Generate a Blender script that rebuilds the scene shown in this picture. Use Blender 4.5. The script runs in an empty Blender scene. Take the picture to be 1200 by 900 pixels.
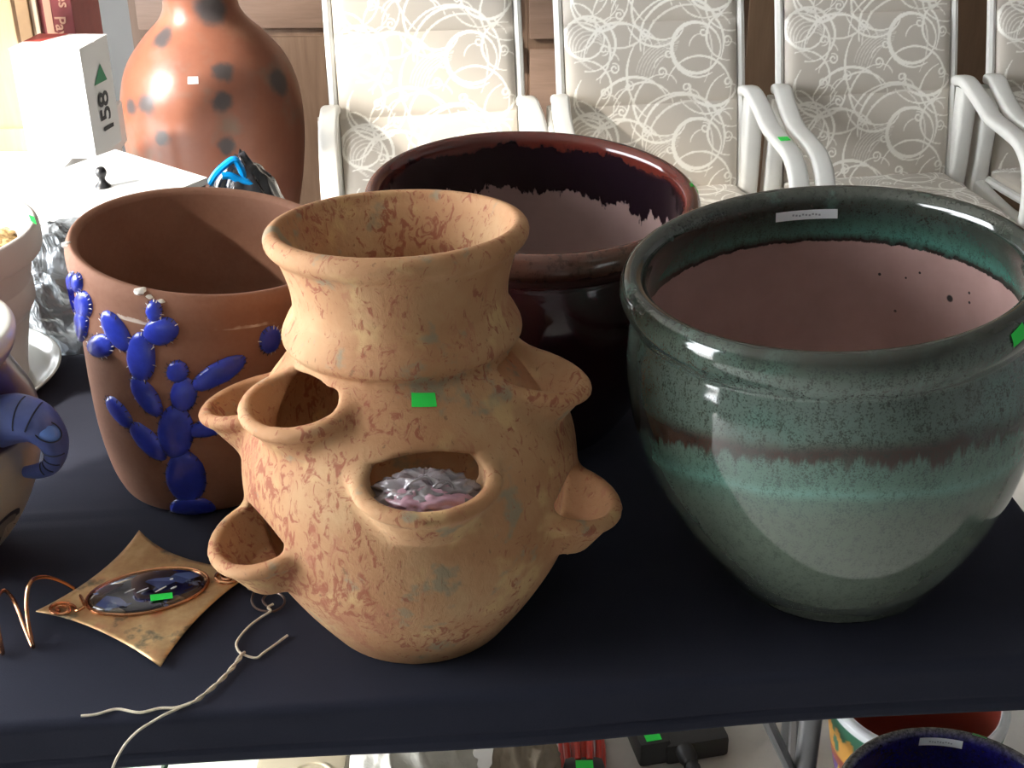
import bpy, bmesh, math, random
import numpy as np
from mathutils import Vector, Matrix, noise as mnoise
random.seed(4); RNG = np.random.default_rng(4)
S = bpy.context.scene
COL = S.collection
R = math.radians

# ------------------------------------------------------------------ camera
F_PX, PITCH, ROLL, CAM_H = 1600.0, R(28.0), R(0.6), 1.63
fwd = np.array([0, math.cos(PITCH), -math.sin(PITCH)])
r0 = np.array([1.0, 0, 0]); u0 = np.array([0, math.sin(PITCH), math.cos(PITCH)])
rgt = r0*math.cos(ROLL) - u0*math.sin(ROLL); upv = u0*math.cos(ROLL) + r0*math.sin(ROLL)
CAM = np.array([0, 0, CAM_H])
cd = bpy.data.cameras.new('camera'); cam = bpy.data.objects.new('camera', cd); COL.objects.link(cam)
cd.sensor_width = 36; cd.lens = 36*F_PX/1200; cd.clip_start = .05
m = Matrix.Identity(4)
for i in range(3):
    m[i][0] = rgt[i]; m[i][1] = upv[i]; m[i][2] = -fwd[i]; m[i][3] = CAM[i]
cam.matrix_world = m
S.camera = cam
def proj(P):
    d = np.asarray(P, float) - CAM; z = d@fwd
    return np.stack([600+F_PX*(d@rgt)/z, 450-F_PX*(d@upv)/z], -1)
def ray(x, y): return fwd + rgt*(x-600)/F_PX - upv*(y-450)/F_PX
def unz(x, y, z=.74):
    d = ray(x, y); return CAM + d*(z-CAM_H)/d[2]
def uny(x, y, Y):
    d = ray(x, y); return CAM + d*(Y/d[1])

# ------------------------------------------------------------------ light
w = bpy.data.worlds.new('sky'); S.world = w; w.use_nodes = True
bg = w.node_tree.nodes['Background']; bg.inputs[0].default_value = (.93, .965, 1.0, 1); bg.inputs[1].default_value = 8.0
sd = bpy.data.lights.new('sun_left_offscreen', 'SUN'); sun = bpy.data.objects.new('sun_left_offscreen', sd); COL.objects.link(sun)
sd.energy = 4.8; sd.angle = R(6); sd.color = (1, .93, .82)
SUN_AZ, SUN_EL = R(30), R(29)
sdir = Vector((math.cos(SUN_EL)*math.cos(SUN_AZ), math.cos(SUN_EL)*math.sin(SUN_AZ), -math.sin(SUN_EL)))
sun.rotation_euler = sdir.to_track_quat('-Z', 'Y').to_euler(); sun.location = (-4, -1, 4)
S.view_settings.view_transform = 'Standard'; S.view_settings.look = 'None'
S.view_settings.exposure = 1.0; S.view_settings.gamma = 1; S.view_settings.use_curve_mapping = False

# ------------------------------------------------------------------ helpers
def link(name, me, parent=None, mats=()):
    o = bpy.data.objects.new(name, me); COL.objects.link(o)
    if parent is not None: o.parent = parent
    for mt in mats if isinstance(mats, (list, tuple)) else [mats]: me.materials.append(mt)
    return o
def tag(o, label=None, cat=None, group=None, kind=None):
    if label: o['label'] = label
    if cat: o['category'] = cat
    if group: o['group'] = group
    if kind: o['kind'] = kind
    return o
def empty(name, loc=(0, 0, 0), rz=0.0):
    o = bpy.data.objects.new(name, None); COL.objects.link(o); o.location = loc; o.rotation_euler = (0, 0, rz); o.empty_display_size = .05
    return o
def meshof(name, V, Fc, smooth=True):
    me = bpy.data.meshes.new(name); me.from_pydata([tuple(map(float, v)) for v in V], [], [tuple(map(int, f)) for f in Fc]); me.validate()
    if smooth:
        me.polygons.foreach_set('use_smooth', [True]*len(me.polygons))
    me.update(); return me
def recalc(me):
    bm = bmesh.new(); bm.from_mesh(me); bmesh.ops.recalc_face_normals(bm, faces=bm.faces); bm.to_mesh(me); bm.free(); return me
def fattr(me, name, vals):
    a = me.attributes.new(name, 'FLOAT', 'POINT'); a.data.foreach_set('value', np.asarray(vals, np.float32))
def cattr(me, name, vals):
    a = me.attributes.new(name, 'FLOAT_COLOR', 'POINT'); v = np.ones((len(vals), 4), np.float32); v[:, :3] = vals
    a.data.foreach_set('color', v.ravel())
def catmull(P, n=6, closed=False):
    P = np.asarray(P, float); out = []; k = len(P)
    for i in range(k if closed else k-1):
        if closed: a, b, c, d = P[(i-1) % k], P[i], P[(i+1) % k], P[(i+2) % k]
        else: a, b, c, d = P[max(i-1, 0)], P[i], P[i+1], P[min(i+2, k-1)]
        for j in range(n):
            t = j/n
            out.append(.5*((2*b)+(-a+c)*t+(2*a-5*b+4*c-d)*t*t+(-a+3*b-3*c+d)*t**3))
    if not closed: out.append(P[-1])
    return np.array(out)
class MB:
    def __init__(s): s.V = []; s.F = []; s.M = []
    def add(s, V, Fc, mi=0):
        o = len(s.V); s.V += [tuple(map(float, v)) for v in V]; s.F += [tuple(o+i for i in f) for f in Fc]; s.M += [mi]*len(Fc); return s
    def box(s, a, b, mi=0, bev=0.0):
        bm = bmesh.new(); bmesh.ops.create_cube(bm, size=1)
        for v in bm.verts: v.co = Vector([(a[i]+b[i])/2+v.co[i]*(b[i]-a[i]) for i in range(3)])
        if bev > 0: bmesh.ops.bevel(bm, geom=bm.edges[:], offset=bev, segments=2, affect='EDGES', profile=.6)
        bm.verts.index_update()
        s.add([v.co for v in bm.verts], [[v.index for v in f.verts] for f in bm.faces], mi); bm.free(); return s
    def tube(s, path, rad, seg=8, mi=0, caps=True, closed=False):
        P = np.asarray(path, float); n = len(P); rad = np.broadcast_to(np.asarray(rad, float), (n,))
        T = np.gradient(P, axis=0) if not closed else np.roll(P, -1, 0)-np.roll(P, 1, 0)
        T /= np.linalg.norm(T, axis=1)[:, None]+1e-12
        up = np.array([0, 0, 1.]) if abs(T[0][2]) < .9 else np.array([1., 0, 0])
        a = np.cross(T[0], up); a /= np.linalg.norm(a); V = []
        for i in range(n):
            a = a-T[i]*(a@T[i]); a /= np.linalg.norm(a)+1e-12; b = np.cross(T[i], a)
            for k in range(seg):
                th = 2*math.pi*k/seg; V.append(P[i]+rad[i]*(math.cos(th)*a+math.sin(th)*b))
        Fc = []
        for i in range(n if closed else n-1):
            j = (i+1) % n
            for k in range(seg): Fc.append((i*seg+k, i*seg+(k+1) % seg, j*seg+(k+1) % seg, j*seg+k))
        if caps and not closed: Fc.append(tuple(range(seg-1, -1, -1))); Fc.append(tuple((n-1)*seg+k for k in range(seg)))
        return s.add(V, Fc, mi)
    def sweep(s, path, prof, xdir, mi=0):
        """flat profile [(a,b)] swept: a along xdir, b along normal to tangent and xdir"""
        P = np.asarray(path, float); n = len(P); T = np.gradient(P, axis=0); T /= np.linalg.norm(T, axis=1)[:, None]
        xd = np.asarray(xdir, float); V = []; k = len(prof)
        for i in range(n):
            b = np.cross(xd, T[i]); b /= np.linalg.norm(b)
            for (p, q) in prof: V.append(P[i]+xd*p+b*q)
        Fc = [(i*k+j, i*k+(j+1) % k, (i+1)*k+(j+1) % k, (i+1)*k+j) for i in range(n-1) for j in range(k)]
        Fc += [tuple(range(k-1, -1, -1)), tuple((n-1)*k+j for j in range(k))]
        return s.add(V, Fc, mi)
    def build(s, name, mats, parent=None, smooth=True, fix=True):
        me = meshof(name, s.V, s.F, smooth)
        if isinstance(mats, (list, tuple)) and len(mats) > 1: me.polygons.foreach_set('material_index', s.M)
        if fix: recalc(me)
        if smooth: me.set_sharp_from_angle(angle=R(42))
        return link(name, me, parent, mats)
def rrect(w_, h_, r, n=3):
    out = []
    for cx, cy, a0 in ((w_/2-r, h_/2-r, 0), (-w_/2+r, h_/2-r, 90), (-w_/2+r, -h_/2+r, 180), (w_/2-r, -h_/2+r, 270)):
        for i in range(n+1): a = R(a0+90*i/n); out.append((cx+r*math.cos(a), cy+r*math.sin(a)))
    return out
def text_mesh(s, size, ext=.0004):
    c = bpy.data.curves.new('txt', 'FONT'); c.body = s; c.size = size; c.extrude = ext; c.offset = size*.012; c.align_x = 'CENTER'; c.align_y = 'CENTER'; c.resolution_u = 3
    o = bpy.data.objects.new('txt', c); COL.objects.link(o)
    dg = bpy.context.evaluated_depsgraph_get(); me = bpy.data.meshes.new_from_object(o.evaluated_get(dg))
    bpy.data.objects.remove(o); bpy.data.curves.remove(c); return me

# ------------------------------------------------------------------ materials
class T:
    def __init__(s, name):
        s.m = bpy.data.materials.new(name); s.m.use_nodes = True; s.nt = s.m.node_tree; s.n = s.nt.nodes; s.b = s.n['Principled BSDF']
        s.co = s.n.new('ShaderNodeTexCoord')
    def L(s, a, b): s.nt.links.new(a, b)
    def setin(s, sock, v):
        if hasattr(v, 'links') or isinstance(v, bpy.types.NodeSocket): s.L(v, sock)
        elif isinstance(v, (tuple, list)) and len(v) == 3 and sock.type == 'RGBA': sock.default_value = (*v, 1)
        else: sock.default_value = v
    def P(s, **k):
        mp = dict(base='Base Color', rough='Roughness', metal='Metallic', coat='Coat Weight', coatr='Coat Roughness', spec='Specular IOR Level', normal='Normal', alpha='Alpha', trans='Transmission Weight', sheen='Sheen Weight', sub='Subsurface Weight', ior='IOR')
        for a, v in k.items(): s.setin(s.b.inputs[mp[a]], v)
        return s
    def mapping(s, scale=(1, 1, 1), loc=(0, 0, 0), rot=(0, 0, 0), src='Object'):
        n = s.n.new('ShaderNodeMapping'); n.inputs['Scale'].default_value = scale; n.inputs['Location'].default_value = loc; n.inputs['Rotation'].default_value = rot
        s.L(s.co.outputs[src], n.inputs['Vector']); return n.outputs[0]
    def noise(s, scale=5, detail=4, rough=.55, vec=None, dist=0):
        n = s.n.new('ShaderNodeTexNoise'); n.inputs['Scale'].default_value = scale; n.inputs['Detail'].default_value = detail; n.inputs['Roughness'].default_value = rough; n.inputs['Distortion'].default_value = dist
        s.L(vec if vec is not None else s.co.outputs['Object'], n.inputs['Vector']); return n.outputs['Fac']
    def voro(s, scale=5, vec=None, feat='F1', out='Distance'):
        n = s.n.new('ShaderNodeTexVoronoi'); n.feature = feat; n.inputs['Scale'].default_value = scale
        s.L(vec if vec is not None else s.co.outputs['Object'], n.inputs['Vector']); return n.outputs[out]
    def ramp(s, fac, pts, interp='LINEAR'):
        n = s.n.new('ShaderNodeValToRGB'); e = n.color_ramp; e.interpolation = interp
        while len(e.elements) > 1: e.elements.remove(e.elements[-1])
        for i, (p, c) in enumerate(pts):
            el = e.elements[0] if i == 0 else e.elements.new(p)
            el.position = p; el.color = (*c, 1) if isinstance(c, (tuple, list)) else (c, c, c, 1)
        s.setin(n.inputs[0], fac); return n.outputs[0]
    def mix(s, fac, a, b, mode='MIX'):
        n = s.n.new('ShaderNodeMix'); n.data_type = 'RGBA'; n.blend_type = mode
        s.setin(n.inputs[0], fac); s.setin(n.inputs[6], a); s.setin(n.inputs[7], b); return n.outputs[2]
    def math(s, op, a, b=0.0, c=None, clamp=False):
        n = s.n.new('ShaderNodeMath'); n.operation = op; n.use_clamp = clamp; s.setin(n.inputs[0], a); s.setin(n.inputs[1], b)
        if c is not None: s.setin(n.inputs[2], c)
        return n.outputs[0]
    def attr(s, name, out='Fac'):
        n = s.n.new('ShaderNodeAttribute'); n.attribute_name = name; return n.outputs[out]
    def xyz(s):
        n = s.n.new('ShaderNodeSeparateXYZ'); s.L(s.co.outputs['Object'], n.inputs[0]); return n.outputs
    def bump(s, h, strength=.3, dist=.002):
        n = s.n.new('ShaderNodeBump'); n.inputs['Strength'].default_value = strength; n.inputs['Distance'].default_value = dist
        s.setin(n.inputs['Height'], h); s.L(n.outputs[0], s.b.inputs['Normal']); return s
    def smooth(s, v, a, b):
        n = s.n.new('ShaderNodeMapRange'); n.interpolation_type = 'SMOOTHSTEP'; n.inputs['From Min'].default_value = a; n.inputs['From Max'].default_value = b
        s.setin(n.inputs['Value'], v); return n.outputs[0]
    def spot(s, p, r0_, r1_, wob=0.0, wscale=30):
        n = s.n.new('ShaderNodeVectorMath'); n.operation = 'DISTANCE'; s.L(s.co.outputs['Object'], n.inputs[0]); n.inputs[1].default_value = tuple(map(float, p))
        d = n.outputs['Value']
        if wob: d = s.math('ADD', d, s.math('MULTIPLY', s.math('SUBTRACT', s.noise(wscale, 3), .5), wob))
        return s.smooth(d, r1_, r0_)
def plain(name, base, rough=.5, metal=0, var=.0, vscale=20, bump=0, bscale=80, **k):
    t = T(name); base = tuple(base)
    if var:
        lo = tuple(c*(1-var) for c in base); hi = tuple(min(1, c*(1+var)) for c in base)
        t.P(base=t.ramp(t.noise(vscale, 4), [(.3, lo), (.7, hi)]))
    else: t.P(base=base)
    t.P(rough=rough, metal=metal, **k)
    if bump: t.bump(t.noise(bscale, 5), bump, .002)
    return t.m
def wood(name, c0, c1, axis='z', scale=9, rough=.45):
    t = T(name); sc = {'z': (9, 9, .8), 'x': (.8, 9, 9)}[axis]
    v = t.mapping(scale=sc); n1 = t.noise(scale*.5, 5, .6, v, .6); n2 = t.noise(scale*3, 3, .6, v, .2)
    c = t.ramp(n1, [(.25, c0), (.75, c1)]); c = t.mix(t.math('MULTIPLY', n2, .35), c, tuple(x*.6 for x in c0))
    t.P(base=c, rough=rough); t.bump(n2, .08, .001); return t.m
M = {}
M['sticker'] = plain('fluorescent_green_paper', (.02, .80, .09), .6)
M['label'] = plain('white_label_paper', (.82, .86, .88), .5)
M['ink'] = plain('ink', (.03, .03, .035), .6)
M['gray_ink'] = plain('gray_ink', (.35, .37, .4), .6)

# ------------------------------------------------------------------ pots: lathe, wonk, surface lookup
def wonk(V, wk):
    fx, fy, h = wk; V = np.asarray(V, float); x, y, z = V[:, 0], V[:, 1], V[:, 2]; t = z/h
    return np.stack([x-z*fx, y-z*fy, z+t*(math.tan(fx)*x+math.tan(fy)*y)], -1)
def lathe_mesh(name, ctrl, seg=96, sub=5, wk=None, sharp=None):
    """ctrl: [(r,z,s)] s is a paint coordinate; returns mesh with attr s"""
    P = catmull(np.array(ctrl, float), sub) if sub > 1 else np.array(ctrl, float)
    P[:, 0] = np.maximum(P[:, 0], 0)
    a = np.linspace(0, 2*math.pi, seg, endpoint=False); V = []; sv = []
    for r, z, s_ in P:
        V.append(np.stack([r*np.cos(a), r*np.sin(a), np.full(seg, z)], -1)); sv += [s_]*seg
    V = np.concatenate(V)
    Fc = [(i*seg+k, i*seg+(k+1) % seg, (i+1)*seg+(k+1) % seg, (i+1)*seg+k) for i in range(len(P)-1) for k in range(seg)]
    n = len(V); V = np.concatenate([V, [[0, 0, P[0][1]], [0, 0, P[-1][1]]]]); sv += [P[0][2], P[-1][2]]
    l = (len(P)-1)*seg
    Fc += [(n, (k+1) % seg, k) for k in range(seg)] + [(n+1, l+k, l+(k+1) % seg) for k in range(seg)]
    if wk: V = wonk(V, wk)
    me = meshof(name, V, Fc); fattr(me, 's', sv); return me
class Pot:
    """world lookup of a pot's surface: z (local) -> r"""
    def __init__(s, c, wk, prof, zlim):
        s.c = np.array(c, float); s.wk = wk; p = np.array(prof, float)[:, :2]
        pp = catmull(p, 6); o = np.argsort(pp[:, 1], kind='stable'); s.pz = pp[o, 1]; s.pr = pp[o, 0]; s.zlim = zlim; s.g = None
    def rad(s, z): return np.interp(z, s.pz, s.pr)
    def loc(s, phi, z, off=0.0):
        phi = np.asarray(phi, float); z = np.asarray(z, float); r = s.rad(z)+off
        V = np.stack([r*np.sin(phi), -r*np.cos(phi), z], -1); sh = V.shape
        return (wonk(V.reshape(-1, 3), s.wk) if s.wk else V.reshape(-1, 3)).reshape(sh)
    def find(s, x, y, phis=(-71, 105)):
        if s.g is None or s.ph != phis:
            s.ph = phis
            s.g = np.meshgrid(np.radians(np.linspace(*phis, 500)), np.linspace(*s.zlim, 260)); s.q = proj(s.loc(*s.g)+s.c)
        d = (s.q[..., 0]-x)**2+(s.q[..., 1]-y)**2; i = np.unravel_index(d.argmin(), d.shape)
        return s.g[0][i], s.g[1][i]
    def patch(s, name, phi, z, w_, h_, mat, parent, rot=0, off=.0008, nx=6, ny=3, dome=0):
        r = float(s.rad(z)); V = []
        for j in range(ny+1):
            for i in range(nx+1):
                u = (i/nx-.5)*w_; v = (j/ny-.5)*h_; uu = u*math.cos(rot)-v*math.sin(rot); vv = u*math.sin(rot)+v*math.cos(rot)
                V.append(s.loc(phi+uu/r, z+vv, off))
        Fc = [(j*(nx+1)+i, j*(nx+1)+i+1, (j+1)*(nx+1)+i+1, (j+1)*(nx+1)+i) for j in range(ny) for i in range(nx)]
        return link(name, meshof(name, V, Fc), parent, mat)
def r_for(c, z, px, side=1):
    """radius of a level ring about c at height z whose right (left) edge shows at px"""
    lo, hi = .005, .8; a = np.linspace(0, 2*math.pi, 120)
    for _ in range(40):
        r = (lo+hi)/2; q = proj(np.stack([c[0]+r*np.cos(a), c[1]+r*np.sin(a), np.full(120, z)], -1))[:, 0]
        v = q.max() if side > 0 else -q.min()
        if v < px*side: lo = r
        else: hi = r
    return r

# ================================================================== THE ROOM
t = T('concrete'); n = t.noise(3, 6, .6); n2 = t.noise(60, 3)
t.P(base=t.mix(t.math('MULTIPLY', n2, .3), t.ramp(n, [(.3, (.48, .46, .43)), (.7, (.62, .60, .57))]), (.40, .38, .36)), rough=.75); t.bump(n2, .15, .002); M['concrete'] = t.m
M['wall'] = plain('painted_wall', (.25, .25, .245), .7, var=.04, vscale=3, bump=.1, bscale=120)
M['ceiling'] = plain('ceiling_paint', (.42, .41, .39), .8)
def struct(name, a, b, mat):
    o = MB().box(a, b).build(name, mat, smooth=False); tag(o, kind='structure'); return o
XL, XR, YB, YF, ZC = -2.4, 2.7, 4.45, -2.2, 2.6
struct('floor', (-7, -4, -.1), (XR+.1, YB+.1, 0), M['concrete'])
struct('wall_back', (XL, YB, 0), (XR, YB+.1, ZC), M['wall'])
struct('wall_right', (XR, YF, 0), (XR+.1, YB+.1, ZC), M['wall'])
struct('wall_front', (XL, YF-.1, 0), (XR+.1, YF, ZC), M['wall'])
struct('ceiling', (XL-.1, YF-.1, ZC), (XR+.1, YB+.1, ZC+.1), M['ceiling'])
OY0, OY1, OZ = .2, 3.0, 2.3            # the open bay in the left wall
mb = MB(); mb.box((XL-.1, YF-.1, 0), (XL, OY0, ZC)); mb.box((XL-.1, OY1, 0), (XL, YB+.1, ZC)); mb.box((XL-.1, OY0, OZ), (XL, OY1, ZC))
tag(mb.build('wall_left', M['wall'], smooth=False), kind='structure')

# ---- wooden cabinets along the back wall
M['wood_v'] = wood('cabinet_wood_upright_grain', (.145, .090, .060), (.225, .148, .102), 'z')
M['wood_h'] = wood('cabinet_wood_level_grain', (.21, .135, .097), (.31, .21, .158), 'x')
M['wood_c'] = wood('cabinet_wood_tall', (.23, .145, .088), (.33, .215, .135), 'z', 6)
M['knob'] = plain('dark_bronze', (.045, .035, .025), .4, .6)
CY = 3.98
def cx(px): return uny(px, 20, CY)[0]
def cz(py, px=400): return uny(px, py, CY)[2]
def panel(name, x0, x1, z0, z1, mat, parent, y=CY):
    return MB().box((x0, y-.018, z0), (x1, y+.002, z1), bev=.004).build(name, mat, parent)
def cab(x0, x1, label, h=2.1):
    e = empty('storage_cabinet', ((x0+x1)/2, CY+.22, 0)); tag(e, label, 'cabinet'); e['ox'] = 0.0; del e['ox']
    b = MB(); b.box((x0, CY, .08), (x1, YB-.005, h)); b.box((x0+.02, CY+.05, 0), (x1-.02, YB-.01, .08))
    o = b.build('carcass', M['wood_v'], e, smooth=False); o.matrix_parent_inverse = Matrix.Translation(-e.location); return e
def pin(o, e): o.matrix_parent_inverse = Matrix.Translation(-e.location); return o
XA0, XA1, XB1, XC1 = cx(152), cx(618), cx(871), cx(1500)
A = cab(XA0, XA1, 'brown wooden cabinet with drawers over doors behind the tall clay vase')
for (p0, p1) in ((162, 379), (397, 603)):
    x0, x1 = cx(p0), cx(p1)
    pin(panel('drawer', x0, x1, cz(31), cz(31)+.2, M['wood_h'], A), A)
    pin(panel('door', x0, x1, .11, cz(41), M['wood_v'], A), A)
    for zz in (cz(31)+.23, cz(31)+.53, ): pin(panel('door', x0, x1, zz, zz+.28, M['wood_v'], A), A)
hp = uny(606, 67, CY-.02)
hb = MB(); hb.tube(catmull([(hp[0], CY, hp[2]+.038), (hp[0], CY-.018, hp[2]+.03), (hp[0], CY-.022, hp[2]), (hp[0], CY-.018, hp[2]-.03), (hp[0], CY, hp[2]-.038)], 4), [.004]*4+[.007]*9+[.004]*4, 8)
o = pin(hb.build('handle', M['knob'], A), A); o['label'] = 'dark bronze door pull'
B = cab(XA1+.001, XB1, 'light brown wooden drawer cabinet between the first and third swirl chairs')
z = cz(44, 640); gap = cz(44, 640)-cz(57, 640)
zs = [(.11, .11+.2), (.11+.2+gap, z-gap)] + [(z, z+.24), (z+.24+gap, z+.48+gap), (z+.48+2*gap, z+.72+2*gap)]
zs[1] = (.33, z-gap)
for a, b in zs: pin(panel('drawer', XA1+.006, XB1-.02, a, b, M['wood_h'], B, CY), B)
Cc = cab(XB1+.001, XC1, 'tall plain brown wooden cabinet behind the right-hand chairs')
xm = [XB1+.01, cx(1000), cx(1260), XC1-.01]
for a, b in zip(xm[:-1], xm[1:]): pin(panel('door', a+.004, b-.004, .1, 2.08, M['wood_c'], Cc), Cc)

# ---- swirl-print sling chairs
TW, TH, PX = .44, .236, .00223
def swirl_tile(res=.001):
    W_, H_ = int(TW/res), int(TH/res); img = np.zeros((H_, W_)); k = PX/res
    def stamp(pts, wid, val):
        pts = np.asarray(pts)*k; wid = np.asarray(wid)*1.8
        for dx in range(-4, 5):
            for dy in range(-4, 5):
                x = np.round(pts[:, 0]+dx).astype(int); y = np.round(pts[:, 1]+dy).astype(int)
                d = np.hypot(x-pts[:, 0], y-pts[:, 1]); a = np.clip(wid-d+.5, 0, 1)*val
                ok = (x >= 0) & (x < W_); np.maximum.at(img, (y[ok] % H_, x[ok]), a[ok])
    def arc(cx_, cy_, r, a0, a1, w0, w1, val=1, squash=1, spiral=0):
        n_ = int(abs(a1-a0)*r*k/40)+24; a = np.radians(np.linspace(a0, a1, n_)); q = np.linspace(0, 1, n_); rr = r*(1+spiral*q)
        stamp(np.stack([cx_+rr*np.cos(a), cy_+rr*squash*np.sin(a)], -1), w0+(w1-w0)*np.sin(q*math.pi), val)
    A_ = arc
    A_(148, 57, 28, 0, 360, .9, 3.0); A_(150, 58, 31, 60, 250, .8, 1.6)
    A_(132, 50, 48, 170, 385, .8, 2.2); A_(128, 56, 56, 185, 300, .6, 1.4); A_(140, 62, 52, 180, 300, .6, 1.6, .85)
    A_(22, 42, 22, 0, 360, .9, 2.0); A_(26, 48, 30, 200, 460, .8, 1.8); A_(16, 58, 34, 260, 420, .8, 1.6); A_(10, 30, 26, 270, 450, .8, 1.5)
    A_(60, 66, 40, 180, 340, .7, 1.8); A_(66, 74, 46, 200, 330, .6, 1.3, .8); A_(75, 130, 44, 190, 330, .7, 2.2); A_(88, 128, 36, 180, 340, .7, 1.4)
    A_(110, 118, 34, 60, 260, .7, 1.8); A_(104, 20, 34, 20, 170, .7, 1.7); A_(60, 10, 44, 20, 120, .7, 1.5, .85)
    A_(150, 104, 38, 200, 380, .7, 1.6); A_(168, 92, 30, 10, 170, .8, 2.2); A_(160, 96, 34, 10, 150, .6, 1.3); A_(186, 46, 26, 90, 280, .7, 1.5); A_(190, 10, 30, 80, 250, .7, 1.4)
    A_(40, 108, 32, 0, 200, .8, 1.8); A_(36, 104, 26, 20, 220, .7, 1.3); A_(20, 96, 30, 250, 420, .7, 1.5); A_(128, 84, 60, 130, 215, .7, 1.6); A_(96, 60, 70, 300, 390, .6, 1.2, .7)
    for q in range(7): A_(118+q*3.0, 88+q*1.5, 40, 190, 285-q*5, .4, .9, .5)
    for q in range(6): A_(22+q*2, 46+q*3, 20-q, 100, 330, .5, .9, .6)
    for (x, y, s_) in ((43, 55, 1), (54, 76, -1), (42, 102, 1), (116, 62, -1), (108, 82, 1), (157, 40, -1), (184, 50, 1), (184, 96, 1), (62, 18, -1), (136, 100, 1), (70, 96, -1), (172, 20, 1), (90, 40, 1)):
        A_(x, y, 1.6, 0, 470*s_, .7, 1.3, 1, 1, 2.8)
        A_(x+s_*3, y+16, 14, -95, -95+s_*80, .6, 1.0, .9)
    return img
TILE = swirl_tile()
t = T('swirl_print_fabric'); sw = t.attr('swirl'); wv = t.noise(700, 2)
c = t.mix(sw, t.ramp(t.noise(6, 3), [(.3, (.50, .45, .385)), (.7, (.56, .505, .435))]), (.90, .87, .80))
t.P(base=c, rough=.62, sheen=.15); t.bump(t.math('ADD', wv, t.math('MULTIPLY', sw, .8)), .25, .0008); M['fabric'] = t.m
M['resin'] = plain('white_resin', (.76, .75, .71), .38, var=.03)
M['frame'] = plain('cream_tube', (.72, .69, .63), .35)
def sling(name, prof, parent, puff, seams, thick=.016, res=.0022, tile0=0.0, width=TW):
    """prof: dense (y,z) centreline; cushion with seams at arclengths; swirl print on the face"""
    P = np.asarray(prof, float); sl = np.concatenate([[0], np.cumsum(np.linalg.norm(np.diff(P, axis=0), axis=1))]); n_ = int(sl[-1]/res)
    q = np.linspace(0, sl[-1], n_); Y = np.interp(q, sl, P[:, 0]); Z = np.interp(q, sl, P[:, 1])
    ty, tz = np.gradient(Y), np.gradient(Z); l = np.hypot(ty, tz); ny, nz = -tz/l, ty/l       # normal: towards sitter
    nx = int(width/res); X = np.linspace(-width/2, width/2, nx)
    sd_ = np.min(np.abs(q[:, None]-np.asarray(seams)[None]), axis=1) if len(seams) else np.full(n_, 1.)
    prof_p = puff*np.clip(1-np.exp(-sd_/.018), 0, 1); edge = 1-np.exp(-(width/2-np.abs(X))/.012)
    H_ = thick*.5+prof_p[:, None]*edge[None]
    XX = np.broadcast_to(X, (n_, nx)); V = np.stack([XX, Y[:, None]+ny[:, None]*H_, Z[:, None]+nz[:, None]*H_], -1).reshape(-1, 3)
    iy = (np.round((sl[-1]-q+tile0)/.001).astype(int)) % TILE.shape[0]; ix = np.clip(((X+width/2)/width*(TILE.shape[1]-1)).astype(int), 0, TILE.shape[1]-1)
    col = TILE[iy][:, ix].ravel()
    idx = np.arange(n_*nx).reshape(n_, nx); Fq = np.stack([idx[:-1, :-1], idx[:-1, 1:], idx[1:, 1:], idx[1:, :-1]], -1).reshape(-1, 4)
    # plain back sheet and rim
    k = len(V); nb = 24; bi = np.linspace(0, n_-1, nb).astype(int)
    back = np.array([[sx*width/2, Y[i]-ny[i]*thick*.5, Z[i]-nz[i]*thick*.5] for i in bi for sx in (-1, 1)])
    Fb = [(k+2*i, k+2*i+2, k+2*i+3, k+2*i+1) for i in range(nb-1)]
    for i in range(nb-1):
        a, b = bi[i], bi[i+1]
        Fb.append(tuple([k+2*i]+[int(idx[j, 0]) for j in range(a, b+1)]+[k+2*i+2])); Fb.append(tuple([k+2*i+3]+[int(idx[j, -1]) for j in range(b, a-1, -1)]+[k+2*i+1]))
    Fb.append(tuple([k+1]+[int(j) for j in idx[0, ::-1]]+[k])); Fb.append(tuple([k+2*nb-2]+[int(j) for j in idx[-1]]+[k+2*nb-1]))
    me = meshof(name, np.concatenate([V, back]), [tuple(f) for f in Fq]+Fb); fattr(me, 'swirl', np.concatenate([col, np.zeros(len(back))]))
    me.set_sharp_from_angle(angle=R(50))
    return link(name, me, parent, M['fabric'])
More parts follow.
